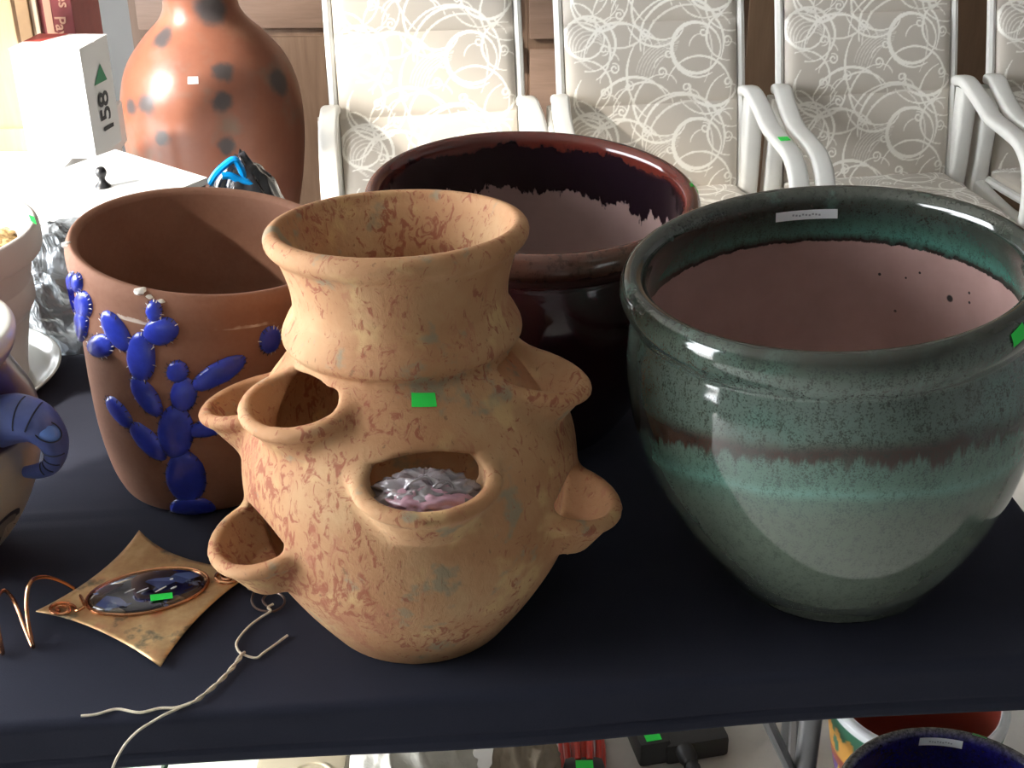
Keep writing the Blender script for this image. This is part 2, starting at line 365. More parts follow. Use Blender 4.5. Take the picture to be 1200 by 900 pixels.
def make_chair():
    e = empty('patio_chair')
    back = catmull([(.0, .40), (.012, .47), (.05, .64), (.115, .86), (.165, 1.0), (.2, 1.10)], 14)
    sling('backrest', back, e, .017, [.0, .235, .435, .635])
    seat = catmull([(-.475, .375), (-.47, .405), (-.44, .425), (-.3, .428), (-.1, .415), (-.012, .41)], 12)
    sling('seat', seat, e, .012, [0, .52], tile0=.1)
    b = MB()
    for s_ in (-1, 1):
        b.tube([(s_*.232, y, z) for y, z in back], .0115, 8)
    b.tube([(-.232, .205, 1.1), (0, .215, 1.115), (.232, .205, 1.1)], .0115, 8); b.build('back_frame', M['resin'], e)
    b = MB()
    for s_ in (-1, 1): b.tube([(s_*.228, y-.001, z-.012) for y, z in seat], .011, 8)
    for y in (-.40, -.02): b.tube([(-.252, y, .385), (.252, y, .385)], .012, 8)
    b.build('seat_frame', M['resin'], e)
    for s_ in (-1, 1):
        x = s_*.252
        pth = catmull([(x-s_*.012, .03, .658), (x-s_*.008, -.01, .662), (x-s_*.002, -.07, .640), (x, -.15, .612), (x, -.24, .606), (x, -.32, .597), (x, -.375, .560), (x, -.400, .49), (x, -.405, .40), (x, -.405, .20), (x, -.40, .0)], 6)
        MB().sweep(pth, rrect(.047, .026, .010), (1, 0, 0)).build('armrest', M['resin'], e)
        leg = catmull([(x, .005, .645), (x, .0, .5), (x, .01, .36), (x, .06, .15), (x, .10, 0)], 5)
        MB().sweep(leg, rrect(.044, .05, .010), (1, 0, 0)).build('rear_leg', M['resin'], e)
        MB().sweep(catmull([(x, .01, .385), (x, -.2, .37), (x, -.405, .385)], 5), rrect(.03, .035, .008), (1, 0, 0)).build('side_rail', M['resin'], e)
    return e
def copy_tree(o, parent=None):
    c_ = o.copy(); COL.objects.link(c_); c_.parent = parent
    for ch in o.children: copy_tree(ch, c_)
    return c_
ROW = R(7.5); O3 = unz(1013, 203, .43); STEP = .566
chair0 = make_chair(); spots = []
for k in range(4):
    p = O3 + (k-2)*STEP*np.array([math.cos(ROW), math.sin(ROW), 0]); spots.append((p[0], p[1]))
chairs = [chair0] + [copy_tree(chair0) for _ in range(3)]
clab = ['white-armed chair with beige swirl-print fabric beside the tall clay vase', 'white-armed swirl-print chair behind the dark maroon glazed pot', 'white-armed swirl-print chair behind the green glazed pot, seat cushion in view', 'white-armed swirl-print chair cut off at the end of the row, past the green pot']
for e, (x, y), lb in zip(chairs, spots, clab):
    e.location = (x, y, 0); e.rotation_euler = (0, 0, ROW); tag(e, lb, 'chair', 'swirl-print patio chairs in a row')
for ci, px, py in ((1, 912, 145), (3, 1187, 136)):
    x = .252 if ci == 1 else -.252
    MB().box((x-.012, -.262, .6185), (x+.012, -.238, .6205)).build('price_sticker', M['sticker'], chairs[ci], smooth=False)

# ================================================================== THE TABLE AND ITS CLOTH
A0, B0 = np.array([-.4913, 1.0005]), np.array([.5022, 1.083]); PSI = math.atan2(B0[1]-A0[1], B0[0]-A0[0])
tx = np.array([math.cos(PSI), math.sin(PSI)]); ty_ = np.array([-tx[1], tx[0]])
org = A0 - tx*(A0@tx); xr = float((np.array([.594, 1.34])-org)@tx); xl = xr-1.83; TD = .785
M['navy'] = None
t = T('navy_black_cloth'); wv = t.noise(900, 2); bl = t.noise(7, 3)
t.P(base=t.mix(t.math('MULTIPLY', wv, .35), t.ramp(bl, [(.3, (.015, .017, .029)), (.7, (.020, .022, .037))]), (.042, .046, .070)), rough=.9, sheen=.03, spec=.15); t.bump(wv, .25, .0008); M['navy'] = t.m
M['ply'] = plain('table_laminate', (.55, .53, .5), .5); M['steel'] = plain('grey_steel_tube', (.22, .22, .23), .35, .7)
te = empty('folding_table', (org[0], org[1], 0), PSI); tag(te, 'folding table under the dark cloth with grey tube legs', 'table')
MB().box((xl+.012, .012, .705), (xr-.012, TD-.012, .7345), bev=.006).build('tabletop', M['ply'], te)
def tl(px, py, z): q = unz(px, py, z)[:2]-org; return float(q@tx), float(q@ty_)
lx, ly = tl(948, 862, .47)
for x in (lx, lx-1.25):
    for y in (ly, TD-.14):
        xx = x+(.135 if (x == lx and y > ly) else 0)
        MB().tube([(xx, y, 0), (xx, y, .706)], .0135, 10).build('leg', M['steel'], te)
    MB().tube([(x, ly, .22), (x+(.135 if x == lx else 0), TD-.14, .22)], .010, 8).build('stretcher', M['steel'], te)
bx0 = tl(903, 852, .55); bx1 = tl(928, 905, .40)
MB().tube([(bx0[0]-.06, bx0[1]-.02, .704), (bx0[0], bx0[1], .55), (bx1[0], bx1[1], .40), (lx, ly+.01, .33)], .007, 8).build('brace', M['steel'], te)
def cloth():
    fr, bk, sr, sl_ = .068, .12, .03, .05; st = .008; q = .010
    xs = np.arange(xl-sl_, xr+sr+1e-6, st); ys = np.concatenate([np.arange(-fr, .03, .003), np.arange(.03, TD+bk, st)]); V = []
    for b in ys:
        for a in xs:
            ex = max(xl-a, 0, a-xr); ey = max(-b, 0, b-TD); drop = max(ex, ey)
            x = min(max(a, xl), xr); y = min(max(b, 0), TD)
            def fold(e_):      # rounded turn over the table edge
                th = min(e_/q, math.pi/2); return q*math.sin(th), q*(1-math.cos(th))+max(0, e_-q*math.pi/2)
            ox, dx = fold(ex); oy, dy = fold(ey)
            x += ox*(1 if a > xr else -1); y += oy*(1 if b > TD else -1); z = .74-max(dx, dy)
            nz = mnoise.noise(Vector((a*5, b*7, 0)))
            if drop <= 0:
                z += .0006*nz+.0003*mnoise.noise(Vector((a*30, b*30, 3)))
                for yy, am in ((.365, .0022), (.335, .0012), (.46, .001)):
                    z += am*math.exp(-((b-yy-.01*a)/.005)**2)*(1/(1+math.exp((a+.35)*30)))
            elif b < 0:
                y -= .004*math.sin(a*9+1)*(-b/fr)+.003*nz*(-b/fr)
                if b < -fr+.014: y -= .0016
                if abs(b+fr-.016) < .002: y += .0012
            V.append((x, y, z))
    n_ = len(xs); idx = np.arange(len(V)).reshape(len(ys), n_); Fq = np.stack([idx[:-1, :-1], idx[:-1, 1:], idx[1:, 1:], idx[1:, :-1]], -1).reshape(-1, 4)
    me = meshof('tablecloth', V, Fq); return me
o = link('tablecloth', cloth(), None, M['navy']); o.location = (org[0], org[1], 0); o.rotation_euler = (0, 0, PSI)
tag(o, 'navy black tablecloth spread under the big pots', 'tablecloth')
sm = o.modifiers.new('thick', 'SOLIDIFY'); sm.thickness = .0012; sm.offset = -1

# ================================================================== POTS
TZ = .7405
# ---- tan strawberry pot: one fired-clay body with pocket mouths (surface nets over a distance field)
TAN_C = (-.1001, 1.1721, TZ); TAN_W = (.019, -.0927, .4203)
TC = [(.0959, 0), (.132, .05), (.159, .10), (.168, .15), (.168, .19), (.1615, .22), (.143, .255), (.1225, .282), (.1105, .298), (.107, .3025), (.1155, .310), (.1165, .319), (.110, .333), (.104, .345), (.1065, .37), (.1155, .397), (.1225, .412), (.1225, .43)]
_tp = catmull([(b, a) for a, b in TC], 10)
def tan_rad(z): return np.interp(z, _tp[:, 0], _tp[:, 1])
#          phi  rim z  off    a     b    tilt  hole half-height
POCKETS = [(-48, .275, -.001, .053, .045, 78, .020), (-95, .235, .0, .046, .050, 76, .020), (-58, .140, -.003, .050, .047, 75, .025),
           (10, .228, -.002, .058, .046, 79, .021), (74, .278, .0, .043, .053, 77, .017), (72, .156, -.003, .046, .046, 75, .023)]
def pocket_frame(pk):
    ph, z, off, a, b, el, dep = pk; ph = R(ph); el = R(el); r = float(tan_rad(z))+off
    out = np.array([math.sin(ph), -math.cos(ph), 0]); c_ = out*r+np.array([0, 0, z])
    n_ = out*math.cos(el)+np.array([0, 0, math.sin(el)]); side = np.array([math.cos(ph), math.sin(ph), 0]); up_ = np.cross(side, n_)*-1
    return c_, n_, side, up_
def surface_nets(f, lo, h):
    nx, ny, nz = f.shape; ins = f < 0
    m_ = np.zeros((nx-1, ny-1, nz-1), np.int8)
    cs = [(i, j, k) for i in (0, 1) for j in (0, 1) for k in (0, 1)]
    sl = lambda i, j, k: (slice(i, nx-1+i), slice(j, ny-1+j), slice(k, nz-1+k))
    for c_ in cs: m_ += ins[sl(*c_)]
    act = (m_ > 0) & (m_ < 8); I = np.argwhere(act); vid = -np.ones(act.shape, np.int64); vid[act] = np.arange(len(I))
    acc = np.zeros((len(I), 3)); cnt = np.zeros(len(I))
    for a in cs:
        for ax in range(3):
            if a[ax]: continue
            b = list(a); b[ax] = 1
            fa = f[I[:, 0]+a[0], I[:, 1]+a[1], I[:, 2]+a[2]]; fb = f[I[:, 0]+b[0], I[:, 1]+b[1], I[:, 2]+b[2]]
            cr = (fa < 0) != (fb < 0); t_ = np.where(cr, fa/(np.where(cr, fa-fb, 1)), 0); p = np.tile(np.array(a, float), (len(I), 1)); p[:, ax] += t_
            acc[cr] += p[cr]; cnt[cr] += 1
    V = (I+acc/cnt[:, None])*h+lo; Fq = []
    for ax in range(3):
        o1, o2 = [(1, 2), (2, 0), (0, 1)][ax]
        a = [slice(1, nx-1), slice(1, ny-1), slice(1, nz-1)]; a0 = list(a); a1 = list(a); a0[ax] = slice(0, f.shape[ax]-1); a1[ax] = slice(1, f.shape[ax])
        s0 = ins[tuple(a0)]; s1 = ins[tuple(a1)]; E_ = np.argwhere(s0 != s1); sg = s0[tuple(E_.T)]
        off = np.ones(3, int); off[ax] = 0; G = E_+off
        d1 = np.zeros(3, int); d1[o1] = 1; d2 = np.zeros(3, int); d2[o2] = 1
        g = lambda q: vid[q[:, 0], q[:, 1], q[:, 2]]
        quad = np.stack([g(G-d1-d2), g(G-d2), g(G), g(G-d1)], -1); quad[~sg] = quad[~sg][:, ::-1]
        Fq.append(quad)
    Fq = np.concatenate(Fq); Fq = Fq[(Fq >= 0).all(1)]
    return V, Fq
def smin(a, b, k): hh = np.clip(.5+.5*(b-a)/k, 0, 1); return b+(a-b)*hh-k*hh*(1-hh)
def tan_body():
    h = .0031; lo = np.array([-.245, -.245, -.012]); nn = (160, 160, 148)
    ax = [lo[i]+h*np.arange(nn[i]) for i in range(3)]
    X, Y, Z = np.meshgrid(*ax, indexing='ij'); X = X.astype(np.float32); Y = Y.astype(np.float32); Z = Z.astype(np.float32)
    rr = np.hypot(X, Y); Rz = tan_rad(np.clip(ax[2], 0, .43)); sl = np.gradient(Rz, h); cs = 1/np.sqrt(1+sl*sl)
    side = (rr-Rz[None, None].astype(np.float32))*cs[None, None].astype(np.float32)
    body = np.maximum(np.maximum(side, Z-.412), -Z)
    lip = np.hypot(rr-.1145, Z-.4105)-.0115
    inner = np.maximum(side+.0125, .014-Z); outer = smin(body, lip, .006)
    cav = inner
    for pk in POCKETS:
        c_, n_, sd_, up_ = pocket_frame(pk); a, b = pk[3], pk[4]
        q = [X-c_[0], Y-c_[1], Z-c_[2]]
        t_ = q[0]*n_[0]+q[1]*n_[1]+q[2]*n_[2]; u = q[0]*sd_[0]+q[1]*sd_[1]; v = q[0]*up_[0]+q[1]*up_[1]+q[2]*up_[2]
        tap = np.clip(1+t_*10.0, .45, 1.0)                        # the cup narrows downwards
        e = (np.sqrt((u/a)**2+(v/b)**2)-tap)*min(a, b)
        tube = np.maximum(np.maximum(e-.006, t_), -t_-.044)
        ring = np.sqrt((np.abs(e)-.001)**2+(t_+.001)**2)-.0082
        outer = smin(outer, smin(tube, ring, .004), .011)
        cup = np.maximum(np.maximum(e+.0050, -t_-.034), t_-.012)
        ph_ = R(pk[0]); o_ = (math.sin(ph_), -math.cos(ph_)); w_ = q[0]*o_[0]+q[1]*o_[1]; zz_ = q[2]
        hole = (np.sqrt((u/(a-.007))**2+((zz_-.002)/pk[6])**2+((w_+.006)/.040)**2)-1)*pk[6]
        cav = smin(cav, smin(cup, hole, .004), .004)
    f = -smin(-outer, cav, .005)
    f = np.maximum(f, -Z)
    V, Fq = surface_nets(f, lo, h)
    # one light smoothing pass
    for _ in range(2):
        s_ = np.zeros_like(V); k = np.zeros(len(V))
        for i in range(4):
            np.add.at(s_, Fq[:, i], V[Fq[:, (i+1) % 4]]); np.add.at(k, Fq[:, i], 1)
        V = V*.5+.5*s_/np.maximum(k, 1)[:, None]
    V[:, 2] = np.maximum(V[:, 2], 0)
    return V, Fq
tV, tF = tan_body()
tme = bpy.data.meshes.new('strawberry_pot'); tVw = wonk(tV, TAN_W)
tme.vertices.add(len(tVw)); tme.vertices.foreach_set('co', tVw.ravel()); tme.loops.add(len(tF)*4); tme.loops.foreach_set('vertex_index', tF.ravel())
tme.polygons.add(len(tF)); tme.polygons.foreach_set('loop_start', np.arange(len(tF))*4); tme.polygons.foreach_set('loop_total', np.full(len(tF), 4)); tme.update(calc_edges=True); tme.validate()
tme.polygons.foreach_set('use_smooth', np.ones(len(tme.polygons), bool))
t = T('mottled_tan_clay')
big = t.noise(9, 4, .6); base = t.ramp(big, [(.3, (.41, .195, .09)), (.5, (.48, .26, .13)), (.72, (.55, .355, .19))])
zz = t.xyz()[2]
gm = t.smooth(t.noise(22, 4, .6), .575, .68)
base = t.mix(t.math('MULTIPLY', gm, .65), base, (.25, .26, .19))
yl = t.smooth(t.noise(16, 3, .6, t.mapping(loc=(5, 2, 1))), .58, .70); base = t.mix(t.math('MULTIPLY', yl, .5), base, (.66, .47, .22))
v1 = t.mapping(scale=(1, 1, .55), rot=(.35, .2, .3)); fl = t.noise(85, 5, .68, v1, 1.4); cl = t.noise(7, 3, .6, t.mapping(loc=(3, 1, 7)))
fm = t.smooth(t.math('ADD', fl, t.math('MULTIPLY', t.math('SUBTRACT', cl, .5), .6)), .55, .66)
base = t.mix(t.math('MULTIPLY', fm, .8), base, (.30, .085, .05))
f2 = t.smooth(t.math('ADD', t.noise(38, 5, .7, t.mapping(scale=(1, 1, .35), rot=(.1, .3, 0), loc=(4, 0, 2)), 1.0), t.math('MULTIPLY', t.math('SUBTRACT', t.noise(6, 2, .5, t.mapping(loc=(8, 8, 1))), .5), .5)), .60, .68); base = t.mix(t.math('MULTIPLY', f2, .45), base, (.40, .15, .09))
fd = t.smooth(t.noise(140, 3, .6, t.mapping(scale=(1, 1, .5), loc=(2, 2, 2))), .66, .72); base = t.mix(t.math('MULTIPLY', fd, .6), base, (.20, .11, .06))
t.P(base=base, rough=.78, spec=.3); t.bump(t.math('ADD', t.noise(160, 4), t.math('MULTIPLY', fl, 1.5)), .35, .0016); M['tan'] = t.m
te_ = empty('strawberry_pot', TAN_C); tag(te_, 'mottled tan clay strawberry pot with flared neck and side pockets', 'pot')
link('body', tme, te_, M['tan'])
TANP = Pot(TAN_C, TAN_W, TC[:9], (.02, .29))
# groove scored under the collar
ph, z = TANP.find(492, 433)
o = TANP.patch('price_sticker', ph, z, .022, .0102, M['sticker'], te_, rot=R(-5), off=.0012, dome=0); o['label'] = 'small fluorescent green price sticker'
a = np.linspace(0, 2*math.pi, 120, endpoint=False)

# ---- glazed pots
def glaze_inside(t, s, noise_amp, line, glaze, clay):
    e = t.math('ADD', s, t.math('MULTIPLY', t.math('SUBTRACT', t.noise(28, 4, .65, t.mapping(scale=(1, 1, .4))), .5), noise_amp))
    return t.smooth(e, line-.02, line+.02)
# green pot ------ s: 0..1 outside bottom->rim top, 1..2 inside rim->floor
GC = (.3465, 1.246, TZ); GW = (.0857, .0151, .3517)
G_OUT = [(.108, 0, .0), (.1145, .003, .01), (.1245, .02, .05), (.1455, .05, .14), (.173, .10, .28), (.1925, .15, .42), (.2035, .20, .56), (.2065, .245, .69), (.2035, .285, .80), (.198, .308, .87), (.1965, .316, .89), (.2005, .323, .90), (.207, .336, .93), (.2085, .3475, .96), (.2045, .3595, .99), (.196, .3655, 1.0)]
G_IN = [(.187, .362, 1.03), (.182, .352, 1.06), (.184, .335, 1.12), (.1865, .31, 1.22), (.187, .27, 1.4), (.182, .20, 1.6), (.155, .10, 1.8), (.10, .02, 1.95), (.04, .014, 2.0)]
gm_ = lathe_mesh('body', G_OUT+G_IN, 144, 6, GW)
t = T('green_drip_glaze'); s = t.attr('s')
spk = t.noise(520, 4, .75); spv = t.noise(150, 4, .7, t.mapping(scale=(1, 1, .45))); drip = t.noise(38, 4, .7, t.mapping(scale=(1.6, 1.6, .28))); soft = t.noise(6, 3)
dn = t.math('MULTIPLY', t.math('SUBTRACT', drip, .5), .16); sn = t.math('MULTIPLY', t.math('SUBTRACT', soft, .5), .10)
wg = t.math('MULTIPLY', t.smooth(s, .93, .82), t.smooth(s, .12, .42)); til = t.math('MULTIPLY', t.math('MULTIPLY', t.xyz()[1], .72), wg)
ss = t.math('ADD', t.math('ADD', s, sn), til); sw_ = t.math('ADD', ss, dn)
body = t.ramp(ss, [(0, (.36, .38, .30)), (.02, (.16, .18, .14)), (.2, (.155, .19, .15)), (.38, (.15, .195, .155)), (.445, (.13, .205, .165)), (.475, (.16, .33, .27)), (.51, (.12, .225, .18)), (.58, (.11, .18, .145)), (.66, (.105, .15, .125)), (.82, (.10, .135, .115)), (.93, (.105, .15, .125)), (.975, (.07, .095, .075)), (1.0, (.03, .032, .024))])
brown = t.math('MULTIPLY', t.smooth(sw_, .555, .585), t.smooth(ss, .655, .60))
body = t.mix(t.math('MULTIPLY', brown, .95), body, (.05, .022, .018))
teal = t.math('MULTIPLY', t.smooth(t.noise(9, 3, .6, t.mapping(loc=(4, 4, 4))), .5, .68), t.smooth(s, .60, .70)); body = t.mix(t.math('MULTIPLY', teal, .35), body, (.11, .25, .205))
dark = t.smooth(t.math('ADD', spk, t.math('MULTIPLY', t.math('SUBTRACT', spv, .5), .6)), .50, .62)
body = t.mix(t.math('MULTIPLY', dark, t.math('MULTIPLY', t.smooth(s, .50, .80), .78)), body, (.016, .020, .016))
body = t.mix(t.math('MULTIPLY', dark, .40), body, (.045, .06, .048))
ing = t.ramp(ss, [(0, (.05, .06, .05))]); inr = t.ramp(t.math('SUBTRACT', t.math('ADD', s, t.math('MULTIPLY', dn, .3)), 1.0), [(.0, (.045, .05, .038)), (.08, (.03, .04, .033)), (.14, (.035, .075, .06)), (.20, (.06, .17, .135)), (.235, (.02, .014, .012))])
clay = t.ramp(t.noise(11, 4), [(.3, (.36, .215, .195)), (.7, (.46, .29, .265))]); pit = t.smooth(t.voro(45), .10, .06)
pitm = t.math('MULTIPLY', pit, t.smooth(t.noise(14, 2, .5, t.mapping(loc=(9, 1, 4))), .62, .66)); clay = t.mix(pitm, clay, (.02, .012, .01))
GIN = Pot(GC, GW, [(r, z) for r, z, _ in G_IN[1:7]], (.11, .35))
for (x, y, r) in ((1113, 350, .0042), (1136, 343, .0017), (1136, 355, .0017), (1078, 320, .0015), (1031, 321, .0018), (1040, 283, .0016), (1061, 326, .0013)):
    ph, z = GIN.find(x, y, (60, 300)); clay = t.mix(t.spot(GIN.loc(ph, z), r*.7, r*1.2), clay, (.012, .008, .007))
isclay = t.smooth(t.math('ADD', s, t.math('MULTIPLY', dn, .3)), 1.243, 1.25); inside = t.smooth(s, 1.0, 1.02)
inr = t.mix(t.math('MULTIPLY', dark, .6), inr, (.012, .014, .011)); inr = t.mix(t.math('MULTIPLY', t.smooth(t.noise(20, 4, .7), .55, .7), .5), inr, (.07, .15, .125))
col = t.mix(inside, body, t.mix(isclay, inr, clay))
t.P(base=col, rough=t.math('ADD', t.math('MULTIPLY', isclay, .7), .10), coat=t.math('SUBTRACT', .6, t.math('MULTIPLY', isclay, .6)), coatr=.05, spec=.55)
t.bump(t.math('ADD', t.math('MULTIPLY', drip, .5), t.noise(30, 3)), .10, .002); M['green'] = t.m
ge = empty('glazed_planter', GC); tag(ge, 'big green drip-glazed pot with a dark brown ragged band', 'pot'); link('body', gm_, ge, M['green'])
GIN = Pot(GC, GW, [(r, z) for r, z, _ in G_IN[1:7]], (.11, .35)); GOUT = Pot(GC, GW, [(r, z) for r, z, _ in G_OUT], (.0, .3655))
ph, z = GIN.find(945, 251, (100, 260))
def label_patch(pot, ph, z, w_, h_, parent, off, text=True):
    o = pot.patch('paper_label', ph, z, w_, h_, M['label'], parent, off=off, nx=12); o['label'] = 'torn white paper label with faint print'
    for k in range(9):
        if text: pot.patch('printed_mark', ph+(k-4)*.0036/float(pot.rad(z)), z+.0006*((k*7) % 3-1), .0022, .0022, M['gray_ink'], o, off=off*1.6, nx=1, ny=1)
    return o
label_patch(GIN, ph, z, -.068, .0115, ge, -.001)
ph = min(np.radians(np.linspace(0, 85, 300)), key=lambda a_: abs(proj([GOUT.loc(a_, .3515)+GOUT.c])[0][0]-1193)); o = GOUT.patch('price_sticker', ph, .3515, .020, .013, M['sticker'], ge, rot=R(12), off=.0015)
# maroon pot ------
MC = (.0180, 1.585, TZ); MW = (-.0295, .0404, .31)
M_OUT = [(.115, 0, 0), (.121, .005, .02), (.145, .045, .14), (.176, .11, .36), (.1935, .175, .56), (.199, .22, .72), (.197, .255, .82), (.193, .272, .87), (.191, .279, .89), (.197, .288, .91), (.2035, .299, .94), (.2045, .3085, .96), (.201, .319, .99), (.194, .324, 1.0)]
M_IN = [(.186, .321, 1.03), (.182, .311, 1.06), (.183, .285, 1.14), (.185, .25, 1.28), (.184, .20, 1.48), (.176, .135, 1.68), (.155, .07, 1.86), (.10, .022, 1.95), (.04, .016, 2.0)]
mm_ = lathe_mesh('body', M_OUT+M_IN, 128, 6, MW)
t = T('oxblood_glaze'); s = t.attr('s')
drip = t.noise(15, 5, .7, t.mapping(scale=(1.2, 1.2, .6))); dn = t.math('MULTIPLY', t.math('SUBTRACT', drip, .5), .55); soft = t.noise(9, 4)
body = t.ramp(s, [(0, (.032, .007, .010)), (.88, (.032, .007, .010)), (.92, (.085, .035, .028)), (.97, (.12, .05, .036)), (1.0, (.14, .055, .035))])
body = t.mix(t.math('MULTIPLY', t.smooth(t.noise(120, 3, .7), .5, .65), .5), body, (.03, .010, .010))
red = t.smooth(t.math('ADD', s, t.math('MULTIPLY', dn, .30)), 1.08, 1.06); glz = t.mix(red, (.010, .005, .009), (.11, .020, .014))
clay = t.ramp(t.noise(10, 4), [(.3, (.30, .195, .18)), (.7, (.37, .25, .23))])
isclay = t.smooth(t.math('ADD', s, dn), 1.30, 1.32); inside = t.smooth(s, 1.0, 1.01)
t.P(base=t.mix(inside, body, t.mix(isclay, glz, clay)), rough=t.math('ADD', t.math('MULTIPLY', isclay, .65), .13), coat=t.math('SUBTRACT', .5, t.math('MULTIPLY', isclay, .5)), coatr=.06)
t.bump(t.math('ADD', drip, t.noise(40, 3)), .16, .002); M['maroon'] = t.m
me_ = empty('glazed_planter', MC); tag(me_, 'dark maroon glossy pot with black glazed inside behind the strawberry pot', 'pot'); link('body', mm_, me_, M['maroon'])
MOUT = Pot(MC, MW, [(r, z) for r, z, _ in M_OUT], (.0, .324)); ph, z = MOUT.find(823, 214); MOUT.patch('price_sticker', ph, z, .011, .018, M['sticker'], me_, off=.0012)
# cactus pot ------
CC = (-.3778, 1.4552, TZ); CW = (-.1083, .0252, .3003)
C_OUT = [(.090, 0, 0), (.1015, .003, .01), (.109, .014, .05), (.119, .04, .12), (.1305, .09, .28), (.138, .15, .48), (.143, .21, .68), (.1475, .255, .83), (.1505, .272, .89), (.1535, .288, .94), (.1545, .301, .97), (.151, .3115, .99), (.1465, .313, 1.0)]
C_IN = [(.1415, .309, 1.03), (.1395, .298, 1.08), (.1345, .24, 1.3), (.128, .14, 1.6), (.115, .05, 1.85), (.09, .02, 1.95), (.04, .016, 2.0)]
cm_ = lathe_mesh('body', C_OUT+C_IN, 128, 6, CW)
t = T('red_terracotta'); s = t.attr('s'); n1 = t.noise(12, 4, .6); n2 = t.noise(180, 3)
c = t.ramp(n1, [(.3, (.225, .10, .062)), (.7, (.29, .14, .09))]); c = t.mix(t.math('MULTIPLY', n2, .25), c, (.42, .24, .16))
ed = t.smooth(t.math('ADD', s, t.math('MULTIPLY', t.math('SUBTRACT', t.noise(60, 4), .5), .05)), .905, .90); ch = t.math('MULTIPLY', t.math('MULTIPLY', t.smooth(s, .885, .89), ed), t.smooth(t.noise(16, 3), .55, .62)); c = t.mix(ch, c, (.62, .52, .44))
t.P(base=c, rough=.8, spec=.3); t.bump(t.math('ADD', n2, t.noise(30, 3)), .25, .0015); M['terra'] = t.m
ce = empty('cactus_pot', CC); tag(ce, 'red clay pot with raised blue prickly pear decoration', 'pot'); link('body', cm_, ce, M['terra'])
COUT = Pot(CC, CW, [(r, z) for r, z, _ in C_OUT], (.002, .311))
t = T('cobalt_glaze'); n1 = t.noise(30, 4, .65)
t.P(base=t.ramp(n1, [(.3, (.02, .035, .33)), (.6, (.035, .06, .52)), (.8, (.07, .12, .70))]), rough=.28, coat=.3); t.bump(t.noise(70, 4), .35, .002); M['cobalt'] = t.m
M['spine'] = plain('dark_spines', (.035, .02, .03), .6); M['chip'] = plain('pale_chip', (.72, .68, .62), .7)
PADS = [(92, 331, 4.5, 10, 0), (99, 357, 8, 14, -8), (96, 381, 7, 17, 5), (80, 345, 4.5, 24, 12), (119, 405, 13, 12, 0), (137, 388, 24, 10, 57), (181, 364, 8, 11, -5), (189, 388, 18, 14, -10), (166, 418, 14, 25, -4),
        (172, 464, 24, 10, 55), (208, 435, 11, 11, 0), (256, 437, 31, 11, -29), (215.5, 462, 13.5, 17, 8), (206, 506, 18, 27, 0), (246, 500, 22, 9, -14), (174, 517, 25, 9.5, 47), (141, 483, 20, 7, 52), (218, 559, 20, 26, -12), (226, 595, 23, 11, 3), (316, 398, 10, 14, 20)]
for (x, y, a, b, rot) in PADS:
    a *= 1.17; b *= 1.17
    rt = R(rot); rings = []; NP = 18
    for fr_, off in ((0, .0062), (.45, .0060), (.78, .0048), (.96, .0028), (1.03, -.0008)):
        pts = []
        for k in range(1 if fr_ == 0 else NP):
            th = 2*math.pi*k/NP; u = a*fr_*math.cos(th); v = b*fr_*math.sin(th)
            ph, z = COUT.find(x+u*math.cos(rt)-v*math.sin(rt), y+u*math.sin(rt)+v*math.cos(rt)); pts.append(COUT.loc(ph, max(z, .004), off))
        rings.append(pts)
    V = [p for r_ in rings for p in r_]; Fc = [(0, 1+k, 1+(k+1) % NP) for k in range(NP)]
    for i in range(3):
        o_ = 1+i*NP; Fc += [(o_+k, o_+NP+k, o_+NP+(k+1) % NP, o_+(k+1) % NP) for k in range(NP)]
    po = link('cactus_pad', recalc(meshof('cactus_pad', V, Fc)), ce, M['cobalt'])
    mb = MB(); cen = np.array(rings[0][0])
    for k in range(NP):
        if random.random() < .25: continue
        p = np.array(rings[3][k]); d = p-cen; d /= np.linalg.norm(d)+1e-9; q = p+d*.0030
        mb.tube([p-d*.002, q], [.0008, .0004], 4, mi=1 if (y < 420 and random.random() < .5) else 0)
    if mb.V: tag(mb.build('spines', [M['spine'], M['chip']], po), kind='stuff')
for (x, y, s_) in ((80, 283, .006), (165, 337, .007), (190, 352, .004), (175, 347, .004)):
    ph, z = COUT.find(x, y); p = COUT.loc(ph, z, 0); bm = bmesh.new(); bmesh.ops.create_icosphere(bm, subdivisions=2, radius=s_)
    for v in bm.verts: v.co = Vector((v.co.x, v.co.y, v.co.z*.5))*(1+.5*mnoise.noise(v.co*300))+Vector(p)
    me = bpy.data.meshes.new('glaze_chip'); bm.to_mesh(me); bm.free(); link('glaze_chip', me, ce, M['chip'])

